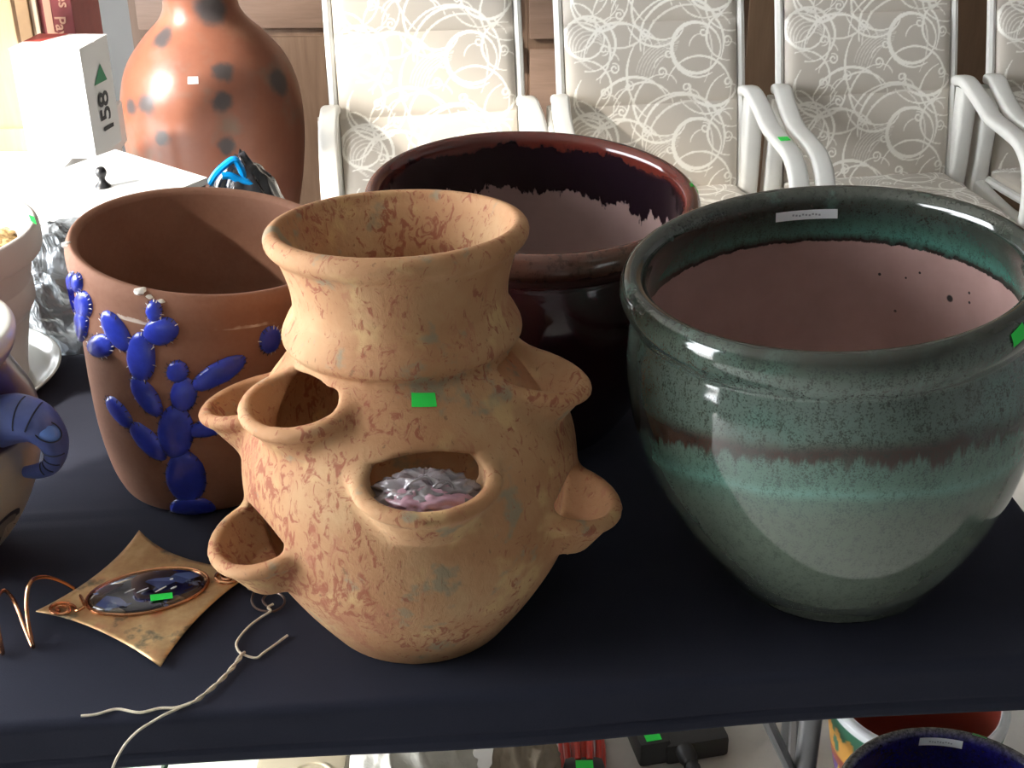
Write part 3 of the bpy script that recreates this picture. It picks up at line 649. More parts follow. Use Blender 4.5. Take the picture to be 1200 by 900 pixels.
# ---- crumpled plastic stuffed into the strawberry pot's front pocket
def blob(name, c_, rad, amp, freq, seg=(48, 32), ridge=True, seed=0.0, flat=None, pinch=None):
    V = []; nu, nv = seg
    for j in range(nv+1):
        th = math.pi*j/nv
        for i in range(nu):
            ph = 2*math.pi*i/nu; d = Vector((math.sin(th)*math.cos(ph), math.sin(th)*math.sin(ph), math.cos(th)))
            n1 = mnoise.noise(d*freq+Vector((seed, seed*2, 7))); n2 = mnoise.noise(d*freq*2.3+Vector((seed*3, 1, seed)))
            k = 1+amp*((1-2*abs(n1)) if ridge else n1)+amp*.5*((1-2*abs(n2)) if ridge else n2)-amp*.6
            p = Vector((d.x*rad[0]*k, d.y*rad[1]*k, d.z*rad[2]*k))
            if pinch: f_ = max(.18, 1-pinch*max(0, d.z)**1.3); p.x *= f_; p.y *= f_
            if flat is not None and p.z < -flat: p.z = -flat
            V.append(p+Vector(c_))
    Fc = [(j*nu+i, (j+1)*nu+i, (j+1)*nu+(i+1) % nu, j*nu+(i+1) % nu) for j in range(nv) for i in range(nu)]
    me = meshof(name, V, Fc)
    bm = bmesh.new(); bm.from_mesh(me); bmesh.ops.remove_doubles(bm, verts=bm.verts, dist=1e-5); bmesh.ops.recalc_face_normals(bm, faces=bm.faces); bm.to_mesh(me); bm.free()
    me.polygons.foreach_set('use_smooth', [True]*len(me.polygons)); return me
pc, pn, ps, pu = pocket_frame(POCKETS[3])
wc = wonk([pc+np.array([.002, -.006, -.010])], TAN_W)[0]+np.array(TAN_C)
t = T('clear_film'); n1 = t.noise(60, 4, .6); t.P(base=t.ramp(n1, [(.3, (.30, .26, .28)), (.7, (.40, .36, .38))]), rough=.12, spec=.8, coat=.6, alpha=.85); t.bump(t.noise(90, 3), .5, .002); M['film'] = t.m
M['pink'] = plain('pink_tissue', (.48, .27, .33), .35, var=.3, vscale=50, coat=.5)
we = empty('plastic_wrap', wc); tag(we, 'crumpled clear plastic wrap stuffed in the front pocket of the strawberry pot', 'plastic wrap')
link('film', blob('film', (-.004, .006, -.002), (.044, .026, .020), .30, 2.8, (56, 36), seed=2), we, M['film'])
link('tissue', blob('tissue', (-.002, -.008, -.004), (.036, .020, .017), .35, 2.6, (40, 28), seed=5), we, M['pink'])
for k, (dx, rr) in enumerate(((.012, .009), (.015, .0065), (-.008, .012))):
    a = np.linspace(0, 5.4, 30); MB().tube(np.stack([dx+rr*np.cos(a), -.006+.003*np.sin(2*a), .012+rr*np.sin(a)], -1), .0011, 6).build('film_loop', M['film'], we)

# ---- white plastic planter, its saucer
M['white_plastic'] = plain('white_plastic', (.62, .58, .55), .45, var=.04, vscale=8); M['saucer'] = plain('glazed_white', (.66, .68, .64), .2, coat=.4)
M['soil'] = plain('dry_soil', (.10, .07, .05), .9, var=.5, vscale=80, bump=.8, bscale=90); M['bark'] = plain('tan_bark', (.42, .28, .12), .8, var=.4, vscale=60, bump=.5)
wb = unz(-58, 452); wb[2] = TZ
sc = empty('saucer', wb); tag(sc, 'shallow white glazed saucer under the white plastic planter', 'saucer')
rs = r_for(wb, TZ+.022, 72)
link('dish', lathe_mesh('dish', [(rs*.72, 0, 0), (rs*.8, .001, .1), (rs*.93, .012, .3), (rs, .022, .5), (rs*.985, .0245, .55), (rs*.95, .021, .6), (rs*.86, .010, .8), (rs*.7, .006, 1)], 96, 4), sc, M['saucer'])
PH = .225; pb = wb+np.array([0, 0, .0065]); rb_, rt_, rr_ = r_for(pb, pb[2]+.02, 33), r_for(pb, pb[2]+PH-.045, 36), r_for(pb, pb[2]+PH-.012, 47)
wp = empty('plastic_planter', pb); tag(wp, 'white plastic planter of dry soil with a rolled rim beside the cactus pot', 'planter')
link('body', lathe_mesh('body', [(rb_*.93, 0, 0), (rb_, .004, .05), (rb_, .02, .1), (rt_, PH-.055, .6), (rt_+.001, PH-.045, .7), (rr_-.004, PH-.04, .75), (rr_, PH-.03, .8), (rr_, PH-.012, .9), (rr_-.003, PH-.002, .95), (rr_-.009, PH, 1), (rr_-.014, PH-.008, 1.1), (rt_-.008, PH-.05, 1.3), (rt_-.012, .10, 1.8), (.02, .095, 2)], 96, 4), wp, M['white_plastic'])
link('soil', lathe_mesh('soil', [(rt_-.006, PH-.062, 0), (rt_*.6, PH-.052, 0), (.01, PH-.05, 0)], 48, 3), wp, M['soil'])
q_ = [unz(x, y, pb[2]+PH+.0012)-pb for x, y in ((33, 251), (40, 254), (43, 263), (36, 259))]; link('price_sticker', recalc(meshof('price_sticker', q_, [(0, 1, 2, 3)])), wp, M['sticker'])
for k, (x, y, s_) in enumerate(((4, 278, .016), (14, 271, .014), (22, 274, .012), (-6, 284, .018), (8, 286, .011))):
    q = unz(x, y, pb[2]+PH-.045)-pb
    link('bark_chip', blob('bark_chip', q, (s_, s_*.7, s_*.55), .5, 2, (14, 10), seed=k*1.7), wp, M['bark'] if k != 2 else M['chip'])

# ---- ceramic jug with a blue animal-head handle
jb = unz(-66, 652); jb[2] = TZ
def jr(z, px): return r_for(jb, TZ+z, px)
J = [(jr(0, -12), 0, 0), (jr(.004, -6), .004, .02), (jr(.04, 22), .04, .15), (jr(.08, 40), .08, .3), (jr(.12, 48), .12, .42), (jr(.155, 49), .155, .52), (jr(.185, 42), .185, .62), (jr(.215, 22), .215, .72), (jr(.235, 9), .235, .80), (jr(.243, 8), .243, .83), (jr(.25, 15), .25, .86), (jr(.262, 19), .262, .92), (jr(.273, 18), .273, .96), (jr(.279, 12), .279, 1.0)]
ri = J[-1][0]; JI = [(ri-.012, .276, 1.03), (ri-.016, .262, 1.1), (ri-.014, .22, 1.3), (J[5][0]-.012, .15, 1.6), (J[2][0]-.012, .03, 1.9), (.02, .02, 2)]
t = T('jug_glaze'); s = t.attr('s'); n1 = t.noise(20, 4); se = t.math('ADD', s, t.math('MULTIPLY', t.math('SUBTRACT', n1, .5), .03))
t.P(base=t.ramp(se, [(0, (.40, .36, .29)), (.5, (.46, .42, .34)), (.56, (.40, .36, .30)), (.575, (.028, .018, .04)), (.82, (.030, .020, .045)), (.86, (.10, .085, .24)), (.905, (.20, .18, .38)), (.925, (.62, .60, .52)), (1.0, (.70, .68, .62))]), rough=.3, coat=.25); M['jug'] = t.m
je = empty('ceramic_jug', jb); tag(je, 'beige and purple ceramic jug with a blue animal head handle', 'jug')
link('body', lathe_mesh('body', J+JI, 96, 5), je, M['jug'])
M['blue_matte'] = plain('matte_blue_slip', (.075, .105, .30), .45, var=.35, vscale=22, coat=.15, bump=.2, bscale=90); M['blue_light'] = plain('light_blue_slip', (.10, .20, .55), .35, coat=.3); M['line'] = plain('dark_blue_line', (.012, .014, .035), .5)
HY = jb[1]-.045
hp_ = np.array([uny(x, y, HY+dy)-jb for x, y, dy in ((-22, 500, .02), (0, 494, .0), (22, 490, -.008), (44, 496, -.012), (60, 512, -.012), (65, 530, -.008), (59, 546, -.004), (44, 552, .0), (30, 553, .004))])
hr = np.array([36, 35, 33, 29, 22, 16, 12, 10.5, 8])/1290
hpd = catmull(hp_, 6); hrd = np.interp(np.linspace(0, 8, len(hpd)), range(9), hr)
hd = MB().tube(hpd, hrd, 20).build('handle', M['blue_matte'], je); hd['label'] = 'blue animal head handle with curled trunk and oval eye'
def camward(p): d = CAM-(p+jb); return d/np.linalg.norm(d)
p = uny(50, 514, HY-.012)-jb; cw = camward(p); hi_ = int(np.argmin(np.hypot(*(proj(hpd+jb)-[49, 512]).T))); ec = hpd[hi_]+cw*hrd[hi_]*.96
er = np.array(proj([p+jb])[0]); side = np.array([1, 0, 0.]); upx = np.cross(cw, side)*-1
def disc(c_, n_, a, b, rot, hgt, seg=22):
    u = np.cross([0, 0, 1.], n_); u /= np.linalg.norm(u); v = np.cross(n_, u); V = [c_+n_*hgt]; 
    for f_, hh in ((.6, .8), (1, .0), (1.02, -.6)):
        for k in range(seg):
            th = 2*math.pi*k/seg; x, y = a*f_*math.cos(th), b*f_*math.sin(th); V.append(c_+u*(x*math.cos(rot)-y*math.sin(rot))+v*(x*math.sin(rot)+y*math.cos(rot))+n_*hgt*hh)
    Fc = [(0, 1+k, 1+(k+1) % seg) for k in range(seg)]+[(1+i*seg+k, 1+(i+1)*seg+k, 1+(i+1)*seg+(k+1) % seg, 1+i*seg+(k+1) % seg) for i in range(2) for k in range(seg)]
    return recalc(meshof('eye', V, Fc))
eo = link('eye', disc(ec, cw, .0135, .0095, R(-35), .004), hd, M['blue_light']); 
ring = [(ec+(np.cross([0, 0, 1.], cw)/np.linalg.norm(np.cross([0, 0, 1.], cw)))*(.0142*math.cos(q)*math.cos(R(-35))-.0102*math.sin(q)*math.sin(R(-35)))+np.cross(cw, np.cross([0, 0, 1.], cw)/np.linalg.norm(np.cross([0, 0, 1.], cw)))*(.0142*math.cos(q)*math.sin(R(-35))+.0102*math.sin(q)*math.cos(R(-35)))+cw*.0008) for q in np.linspace(0, 2*math.pi, 28, endpoint=False)]
MB().tube(ring, .0008, 5, closed=True).build('eye_outline', M['line'], hd)
for q in (.08, .2, .30, .37, .60, .67, .74, .81):
    i = int(q*(len(hpd)-1)); tg = hpd[min(i+1, len(hpd)-1)]-hpd[max(i-1, 0)]; tg /= np.linalg.norm(tg); cwv = camward(hpd[i]); sd_ = np.cross(tg, cwv); sd_ /= np.linalg.norm(sd_); cn = np.cross(sd_, tg)
    if cn@cwv < 0: cn = -cn
    rng = np.radians(np.linspace(25, 125, 10)) if q > .15 else np.radians(np.linspace(10, 170, 12))
    sg = 1 if sd_[2] > 0 or q > .5 else -1
    MB().tube([hpd[i]+hrd[i]*(math.cos(a_)*sd_*sg+math.sin(a_)*cn) for a_ in rng], .0009, 5).build('groove_line', M['line'], hd)
JP = Pot(jb, None, [(r, z) for r, z, _ in J], (.0, .279))
for nm, sc_, mt, off in (('leaf_outline', 1.0, 'line', .0006), ('leaf_fill', .68, 'chipgray', .0011)):
    if mt == 'chipgray': M['chipgray'] = plain('grey_slip', (.22, .21, .19), .5)
    pts = []
    for k in range(20):
        th = 2*math.pi*k/20; a_, b_ = 25*sc_*math.cos(th), 8*sc_*math.sin(th)*(1-.35*math.cos(th)); ro = R(-52)
        ph, z = JP.find(7+a_*math.cos(ro)-b_*math.sin(ro), 615+a_*math.sin(ro)+b_*math.cos(ro), (-20, 110)); pts.append(JP.loc(ph, z, off))
    V = [np.mean(pts, 0)]+pts; V[0] = V[0]/np.linalg.norm(V[0][:2])*np.linalg.norm(np.array(pts)[:, :2], axis=1).max() if False else V[0]
    ph, z = JP.find(7, 615, (-20, 110)); V[0] = JP.loc(ph, z, off)
    link(nm, recalc(meshof(nm, V, [(0, 1+k, 1+(k+1) % 20) for k in range(20)])), je, M[mt])

# ---- copper ornament
t = T('patinated_copper'); n1 = t.noise(35, 5, .65); n2 = t.noise(28, 4, .6, t.mapping(loc=(3, 3, 3)))
c = t.ramp(n1, [(.3, (.50, .28, .13)), (.5, (.60, .38, .18)), (.7, (.72, .52, .26))]); c = t.mix(t.math('MULTIPLY', t.smooth(n2, .56, .66), .75), c, (.11, .12, .085)); c = t.mix(t.math('MULTIPLY', t.smooth(t.noise(24, 3, .5, t.mapping(loc=(7, 1, 3))), .6, .7), .7), c, (.62, .27, .14))
t.P(base=c, metal=.55, rough=t.math('ADD', t.math('MULTIPLY', n2, .25), .30)); t.bump(t.noise(20, 3), .15, .003); M['copper_plate'] = t.m
M['copper'] = plain('copper_wire', (.62, .29, .15), .25, 1.0, var=.15, vscale=60); M['hook'] = plain('dark_wire', (.16, .11, .09), .35, .8)
oc = unz(173, 693, TZ+.010); oe = empty('copper_ornament', (oc[0], oc[1], TZ)); tag(oe, 'copper diamond garden ornament with oval glass stone and wire coil', 'ornament')
OL = np.array([oc[0], oc[1], TZ])
def oz(x, y, z): return unz(x, y, TZ+z)-OL
cor = [(163, 621), (300, 668), (188, 781), (42, 716)]; mid = [(214, 653), (236, 719), (115, 738), (116, 671)]; bd = []
for k in range(4):
    a_, m_, b_ = np.array(cor[k], float), np.array(mid[k], float), np.array(cor[(k+1) % 4], float); ctl = 2*m_-.5*(a_+b_)
    for i in range(10): q = i/10; bd.append((1-q)**2*a_+2*q*(1-q)*ctl+q*q*b_)
bd = np.array(bd); cen = np.array([173, 694.]); V = [oz(*cen, .0085)]; NB = len(bd)
for f_ in (.25, .5, .75, .92, 1.0):
    for i, p in enumerate(bd):
        cd_ = np.linalg.norm(p-cen)/140; V.append(oz(*(cen+(p-cen)*f_), .0085+.004*(f_*cd_)**2-(.004 if i in range(18, 24) else 0)*f_**3))
Fc = [(0, 1+k, 1+(k+1) % NB) for k in range(NB)]+[(1+i*NB+k, 1+(i+1)*NB+k, 1+(i+1)*NB+(k+1) % NB, 1+i*NB+(k+1) % NB) for i in range(4) for k in range(NB)]
me = recalc(meshof('plate', V, Fc)); po = link('plate', me, oe, M['copper_plate']); sm = po.modifiers.new('thick', 'SOLIDIFY'); sm.thickness = .0011
MB().box((-.03, -.02, -.0002), (.03, .02, .0080), bev=.002).build('backing', M['hook'], oe)
def oval(f_, th): 
    u = np.array([70, -14.]); v = np.array([4.5, 23.]); return cen+np.array([-.5, -1])+f_*(u*math.cos(th)+v*math.sin(th))
NS = 40; V = [oz(*oval(0, 0), .0185)]
for f_, h_ in ((.35, .0182), (.7, .0168), (.9, .0145), (1.0, .0112), (1.0, .0085)):
    V += [oz(*oval(f_, 2*math.pi*k/NS), h_) for k in range(NS)]
Fc = [(0, 1+k, 1+(k+1) % NS) for k in range(NS)]+[(1+i*NS+k, 1+(i+1)*NS+k, 1+(i+1)*NS+(k+1) % NS, 1+i*NS+(k+1) % NS) for i in range(4) for k in range(NS)]
t = T('dichroic_glass'); v_ = t.voro(42, t.mapping(scale=(1, 1.4, 1)), out='Color'); vs = t.n.new('ShaderNodeSeparateColor'); t.L(v_, vs.inputs[0])
xo = t.xyz()[0]; n1 = t.noise(45, 4)
c = t.ramp(vs.outputs[0], [(.0, (.012, .010, .018)), (.35, (.02, .018, .035)), (.5, (.05, .07, .17)), (.62, (.10, .14, .30)), (.74, (.045, .030, .022)), (.9, (.10, .08, .06))], 'CONSTANT')
c = t.mix(t.smooth(n1, .62, .7), c, (.12, .15, .22)); 
t.P(base=c, rough=.06, coat=1.0, coatr=.03); M['dichro'] = t.m
stone = link('glass_stone', recalc(meshof('glass_stone', V, Fc)), oe, M['dichro']); stone['label'] = 'oval glass stone with dark blue and brown flakes'
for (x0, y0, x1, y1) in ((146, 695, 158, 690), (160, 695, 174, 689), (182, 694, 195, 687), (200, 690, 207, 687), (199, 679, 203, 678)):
    a_, b_ = oz(x0, y0, .0182), oz(x1, y1, .0182); MB().tube([a_, (a_+b_)/2, b_], [.0006, .0011, .0006], 6).build('white_streak', M['label'], stone)  # short white streaks laid across the top of the stone
MB().tube([oz(*oval(1.02, 2*math.pi*k/NS), .0108) for k in range(NS)], .0019, 8, closed=True).build('bezel', M['copper'], oe)
q4 = [oz(x, y, .0195) for x, y in ((176, 697), (202, 694), (202.5, 701), (176.5, 704.5))]; link('price_sticker', meshof('price_sticker', q4, [(0, 3, 2, 1)]), oe, M['sticker'])
def spiral(cxy, r_px, a0, turns, wire=.0017, z=.0125, tail=()):
    pts = []
    for i in range(int(turns*20)+1): q = i/(turns*20); a_ = a0+q*turns*2*math.pi; rr = r_px*(.25+.75*q); pts.append(oz(cxy[0]+rr*math.cos(a_), cxy[1]+rr*.5*math.sin(a_), z))
    pts += [oz(*p) for p in tail]; return pts
MB().tube(catmull(spiral((72, 714), 17, 2.0, 1.7, tail=((92, 715, .0135), (99, 711, .016))), 2), .0018, 8).build('wire_scroll', M['copper'], oe)
MB().tube(catmull(spiral((267, 677), 17, 0.5, 1.8, tail=((285, 681, .0125), (297, 674, .0125))), 2), .0018, 8).build('wire_scroll', M['copper'], oe)
coil = [oz(99, 708, .015)]+[uny(x, y, Y_)-OL for x, y, Y_ in ((90, 693, 1.195), (73, 682, 1.185), (52, 676, 1.165), (36, 682, 1.145), (31, 706, 1.13), (34, 735, 1.115))]+[oz(39, 758, .003)]+[uny(x, y, Y_)-OL for x, y, Y_ in ((30, 738, 1.126), (18, 707, 1.15), (5, 692, 1.15), (-4, 705, 1.13), (-2, 738, 1.10))]+[oz(3, 766, .003)]+[uny(x, y, Y_)-OL for x, y, Y_ in ((-14, 730, 1.125), (-30, 700, 1.16), (-44, 712, 1.12))]+[oz(-40, 770, .003)]
MB().tube(catmull(coil, 7), .0021, 8).build('wire_coil', M['copper'], oe)
MB().tube(catmull([oz(*p) for p in ((292, 672, .0135), (300, 668, .013), (308, 670, .011), (313, 674, .008), (322, 675, .007), (330, 672, .006))], 5), .0017, 8).build('end_ring', M['copper'], oe)
hk = [(288, 684), (292, 690), (301, 689), (304, 680), (299, 676), (301, 684), (297, 695), (295, 704), (299, 712), (309, 716), (322, 716), (332, 709), (333, 701), (325, 695), (314, 696), (308, 703), (313, 710), (320, 708)]
MB().tube(catmull([oz(x, y, .006 if i < 6 else .003) for i, (x, y) in enumerate(hk)], 5), .0013, 8).build('scroll_hook', M['hook'], oe)
# ---- string tied to the hook
M['twine'] = plain('cream_twine', (.66, .60, .47), .85, var=.15, vscale=150, bump=.6, bscale=400)
sg = empty('twine', unz(283, 766, TZ)); tag(sg, 'cream cotton twine tied to the hook, one end hanging over the table edge', 'string'); SL = np.array(sg.location)
def sz(x, y, z=.0022): return unz(x, y, TZ+z)-SL
MB().tube(catmull([sz(*p) for p in ((320, 708, .006), (314, 712, .007), (317, 716, .005), (305, 724), (292, 734), (280, 748), (277, 757), (283, 766), (300, 771), (309, 765), (323, 755), (337, 744.5))], 6), .0013, 7).build('loop', M['twine'], sg)
base = catmull([sz(*p) for p in ((285, 766), (273, 783), (254, 803), (231, 822))], 12); n_ = len(base)
for sgn in (0, math.pi):
    k = np.linspace(0, 5*math.pi, n_)+sgn; off = np.stack([np.cos(k)*.0014, np.cos(k)*.0008, .0012+np.sin(k)*.0012], -1); strand = list(base+off)
    if sgn == 0: strand += list(catmull([base[-1]+off[-1]]+[sz(*p) for p in ((207, 829, .0018), (187, 830, .0018), (163, 835, .002), (137, 831, .002), (113, 837, .002), (95, 839, .002))], 6))[1:]
    else: strand += list(catmull([base[-1]+off[-1]]+[sz(*p) for p in ((207, 831, .0018), (192, 838, .0025))]+[uny(178, 846, .999)-SL, uny(160, 858, .990)-SL, uny(144, 876, .984)-SL, uny(132, 900, .980)-SL, uny(127, 925, .979)-SL], 6))[1:]
    MB().tube(strand, .0014, 7).build('strand', M['twine'], sg)

# ================================================================== BEHIND THE TABLE, LEFT
# ---- tall clay floor vase
vp = uny(251, 130, 3.55); VC = np.array([vp[0]-.004, 3.55, 0])
VR = [(.11, 0, 0), (.125, .01, 0), (.155, .10, 0), (.195, .25, 0), (.226, .40, 0), (.2385, .53, 0), (.232, .63, 0), (.205, .71, 0), (.155, .775, 0), (.115, .815, 0), (.096, .85, 0), (.098, .885, 0), (.118, .92, 0), (.128, .935, 0), (.12, .94, 0), (.105, .92, 0), (.085, .86, 0), (.10, .8, 0), (.2, .6, 0), (.18, .3, 0), (.1, .04, 0), (.02, .03, 0)]
ve = empty('floor_vase', VC); tag(ve, 'tall burnished clay floor vase with grey smoke spots', 'vase')
VP = Pot(VC, None, [(r, z) for r, z, _ in VR[:13]], (.2, .93))
t = T('burnished_clay'); n1 = t.noise(7, 4, .6); c = t.ramp(n1, [(.3, (.235, .082, .048)), (.6, (.29, .11, .066)), (.75, (.32, .15, .095))])
gy = t.math('MULTIPLY', t.smooth(t.noise(4.5, 4, .6, t.mapping(loc=(2, 6, 3))), .50, .64), .7); c = t.mix(gy, c, (.19, .145, .115))
for (x, y, r) in ((262, 84, .030), (260, 118, .030), (172, 122, .032), (153, 126, .026), (190, 160, .026), (266, 172, .026), (190, 45, .034), (328, 96, .04), (247, 10, .05)):
    ph, z = VP.find(x, y, (-75, 100)); p = VP.loc(ph, z); c = t.mix(t.math('MULTIPLY', t.spot(p, r*.5, r*1.15, .03, 30), .9), c, (.06, .063, .068))
t.P(base=c, rough=.34, coat=.15, coatr=.2); t.bump(t.noise(30, 4), .15, .003); M['vase'] = t.m
link('body', lathe_mesh('body', VR, 96, 5), ve, M['vase'])
ph, z = VP.find(226, 94, (-75, 100)); VP.patch('price_sticker', ph, z, .026, .016, M['label'], ve, off=.0015)
# ---- white-topped stand with a black knob
ZT = .82; cR, cB = unz(243, 208, ZT), unz(135, 175, ZT); d1 = unz(208, 232, ZT)-cR; d1 /= np.linalg.norm(d1); d2 = cB-cR; wd = np.linalg.norm(d2); d2 /= wd
d1 = d1-d2*(d1@d2)*.75; d1 /= np.linalg.norm(d1); LEN = .30
M['white_lam'] = plain('white_laminate', (.80, .80, .78), .4); M['dark_lam'] = plain('charcoal_side', (.055, .055, .06), .5); M['black_pl'] = plain('black_plastic', (.015, .015, .017), .35)
ch = empty('storage_stand', (*(cR+cB)[:2]/2+d1[:2]*LEN/2, 0)); CL = np.array(ch.location); tag(ch, 'white-topped dark stand with a small black knob behind the cactus pot', 'stand')
def slab(name, c0, z0, z1, ins, mat):
    P4 = [cR+(d1+d2)*ins, cB+(d1-d2)*ins, cB+d1*(LEN-ins)-d2*ins, cR+d1*(LEN-ins)+d2*ins]
    V = [(*(p[:2]-CL[:2]), z) for z in (z0, z1) for p in P4]; mb = MB(); mb.add(V, [(3, 2, 1, 0), (4, 5, 6, 7), (0, 1, 5, 4), (1, 2, 6, 5), (2, 3, 7, 6), (3, 0, 4, 7)])
    return mb.build(name, mat, ch, smooth=False)
slab('cabinet_body', None, 0, ZT-.012, .004, M['dark_lam']); slab('top', None, ZT-.012, ZT, 0, M['white_lam'])
kp = unz(121, 219, ZT)-CL; kl = lathe_mesh('knob', [(.013, 0, 0), (.0135, .002, 0), (.007, .010, 0), (.0055, .016, 0), (.0085, .022, 0), (.0095, .028, 0), (.006, .035, 0), (.001, .0365, 0)], 24, 4)
o = link('knob', kl, ch, M['black_pl']); o.location = kp; o['label'] = 'small black turned knob'
# ---- side table in the corner carrying the boxed goods
ZB = .70; q = unz(113, 186, ZB)
bt = empty('side_table', (-1.35, 2.95, 0)); tag(bt, 'low white table in the corner carrying the white carton and books', 'table')
def pinned(mb, name, mat, e, **k): o = mb.build(name, mat, e, **k); o.matrix_parent_inverse = Matrix.Translation(-e.location); return o
pinned(MB().box((-1.9, 2.70, ZB-.10), (-.93, 3.22, ZB), bev=.004), 'tabletop', M['white_lam'], bt)
for x in (-1.86, -.96):
    for y in (2.74, 3.18): pinned(MB().box((x-.02, y-.02, 0), (x+.02, y+.02, ZB-.099)), 'leg', M['white_lam'], bt, smooth=False)
# white carton 158
fr = q.copy(); zt = uny(98, 59, fr[1])[2]; fl = uny(12, 63, fr[1]+.01); br = unz(119, 41.5, zt); dx_ = np.array([fr[0]-fl[0], fr[1]-fl[1], 0]); wx = np.linalg.norm(dx_); dx_ /= wx; dy_ = np.array([-dx_[1], dx_[0], 0]); dpt = max(.1, float((br-fr)@dy_))
fr[2] = ZB; sk = float((br-fr)@dx_); dy_ = dy_*math.cos(R(7))+dx_*math.sin(R(7))
M['carton'] = plain('white_carton', (.78, .77, .75), .55); M['red_print'] = plain('red_print', (.45, .06, .05), .5); M['green_print'] = plain('green_print', (.02, .22, .10), .5)
bxe = empty('carton', fr-dx_*wx/2+dy_*dpt/2); BL_ = np.array(bxe.location); tag(bxe, 'white carton marked 158 with a green triangle on its side', 'box')
def bp(u, v, z): return fr-dx_*u+dy_*v+np.array([0, 0, z])-BL_
hb_ = zt-ZB
V = [bp(*p) for p in ((0, 0, 0), (wx, 0, 0), (wx, dpt, 0), (0, dpt, 0), (0, 0, hb_), (wx, 0, hb_), (wx, dpt, hb_), (0, dpt, hb_))]
mb = MB(); mb.add(V, [(3, 2, 1, 0), (0, 1, 5, 4), (1, 2, 6, 5), (2, 3, 7, 6)]); mb.add(V, [(3, 0, 4, 7)]); mb.build('body', M['carton'], bxe, smooth=False)
for (v0, v1) in ((-.001, dpt*.5-.002), (dpt*.5+.002, dpt+.001)):
    V = [bp(u, v, z) for z in (hb_, hb_+.003) for u, v in ((-.001, v0), (wx+.001, v0), (wx+.001, v1), (-.001, v1))]; MB().add(V, [(3, 2, 1, 0), (4, 5, 6, 7), (0, 1, 5, 4), (1, 2, 6, 5), (2, 3, 7, 6), (3, 0, 4, 7)]).build('flap', M['carton'], bxe, smooth=False)
V = [bp(u, v, hb_+.0034) for u, v in ((wx*.75, dpt*.45), (wx, dpt*.45), (wx, dpt), (wx*.55, dpt))]; link('red_panel', recalc(meshof('red_panel', V, [(0, 1, 2, 3)])), bxe, M['red_print'])
def side_text(s_, v, z, size, rot, mat=M['ink']):
    me = text_mesh(s_, size); o = link('digit', me, bxe, mat); n_ = dx_; u = dy_; w_ = np.array([0, 0, 1.])
    u2 = u*math.cos(rot)+w_*math.sin(rot); w2 = -u*math.sin(rot)+w_*math.cos(rot); p = bp(-.001, v, z)
    o.matrix_local = Matrix(((u2[0], w2[0], n_[0], p[0]), (u2[1], w2[1], n_[1], p[1]), (u2[2], w2[2], n_[2], p[2]), (0, 0, 0, 1))); return o
def side_at(x, y):
    best = None
    for v in np.linspace(0, dpt, 40):
        for z_ in np.linspace(0, hb_, 60):
            d_ = np.hypot(*(proj([bp(0, v, z_)+BL_])[0]-[x, y]))
            if best is None or d_ < best[0]: best = (d_, v, z_)
    return best[1:]
for ch_, x, y in (('8', 121, 115), ('5', 124.5, 133), ('1', 127.5, 148)):
    v, z_ = side_at(x, y); side_text(ch_, v, z_, .070, R(90))
v, z_ = side_at(116, 88); V = [bp(-.0012, v+a_, z_+b_) for a_, b_ in ((-.03, -.014), (.03, -.016), (.008, .024))]; link('triangle_mark', recalc(meshof('triangle_mark', V, [(0, 1, 2)])), bxe, M['green_print'])
# books and boards behind it
M['book_red'] = plain('maroon_cover', (.20, .045, .05), .5, var=.12, vscale=30); M['gold'] = plain('gold_foil_print', (.50, .30, .22), .4); M['cream'] = plain('cream_board', (.62, .50, .38), .6); M['kraft'] = plain('brown_board', (.30, .19, .10), .7, var=.2, vscale=12); M['page'] = plain('page_block', (.7, .66, .56), .8)
def book(name, x0, x1, Y0, dep, hgt, mat, label, cat='book'):
    a_, b_ = uny(x0, 30, Y0)[0], uny(x1, 30, Y0)[0]; e = empty(name, ((a_+b_)/2, Y0, ZB)); w2 = (b_-a_)/2-.0006; tag(e, label, cat)
    mb = MB(); mb.box((-w2, 0, 0), (w2, .006, hgt), bev=.002); mb.box((-w2, .005, 0), (-w2+.004, dep, hgt)); mb.box((w2-.004, .005, 0), (w2, dep, hgt)); mb.build('cover', mat, e, smooth=False)
    MB().box((-w2+.0045, .0065, .004), (w2-.0045, dep-.006, hgt-.006)).build('pages', M['page'], e, smooth=False); return e, w2
e, w2 = book('hardback_book', 47.5, 88, 2.98, .2, .36, M['book_red'], 'thick maroon hardback with gold lettering behind the white carton')
def spine(s_, x, zc, size, e):
    me = text_mesh(s_, size); o = link('lettering', me, e, M['gold']); o.rotation_euler = (R(90), R(90), 0); o.location = (x, -.0006, zc); return o
z0 = uny(80, 12, 2.98)[2]-ZB; spine('es', .020, z0+.02, .034, e); spine('Pay /', .006, z0-.045, .034, e)
MB().box((-w2+.012, -.0008, .02), (-w2+.028, .0002, .35)).build('spine_band', M['gold'], e, smooth=False)
book('hardback_book', 37.5, 47, 2.975, .2, .35, M['cream'], 'thin cream book standing beside the maroon book')
book('hardback_book', 19, 37, 2.97, .2, .36, M['kraft'], 'brown book standing beside the thin cream book')
bdl = empty('wooden_board', (uny(4, 30, 2.86)[0], 2.86, ZB)); tag(bdl, 'tan wooden board standing at the far end of the books', 'board')
M['tanwood'] = wood('tan_board', (.40, .27, .15), (.52, .37, .22), 'z')
MB().box((-.11, -.012, 0), (.028, .012, .40), bev=.003).build('plank', M['tanwood'], bdl); MB().box((-.12, -.02, 0), (.033, .02, .05), bev=.003).build('foot_rail', M['tanwood'], bdl)
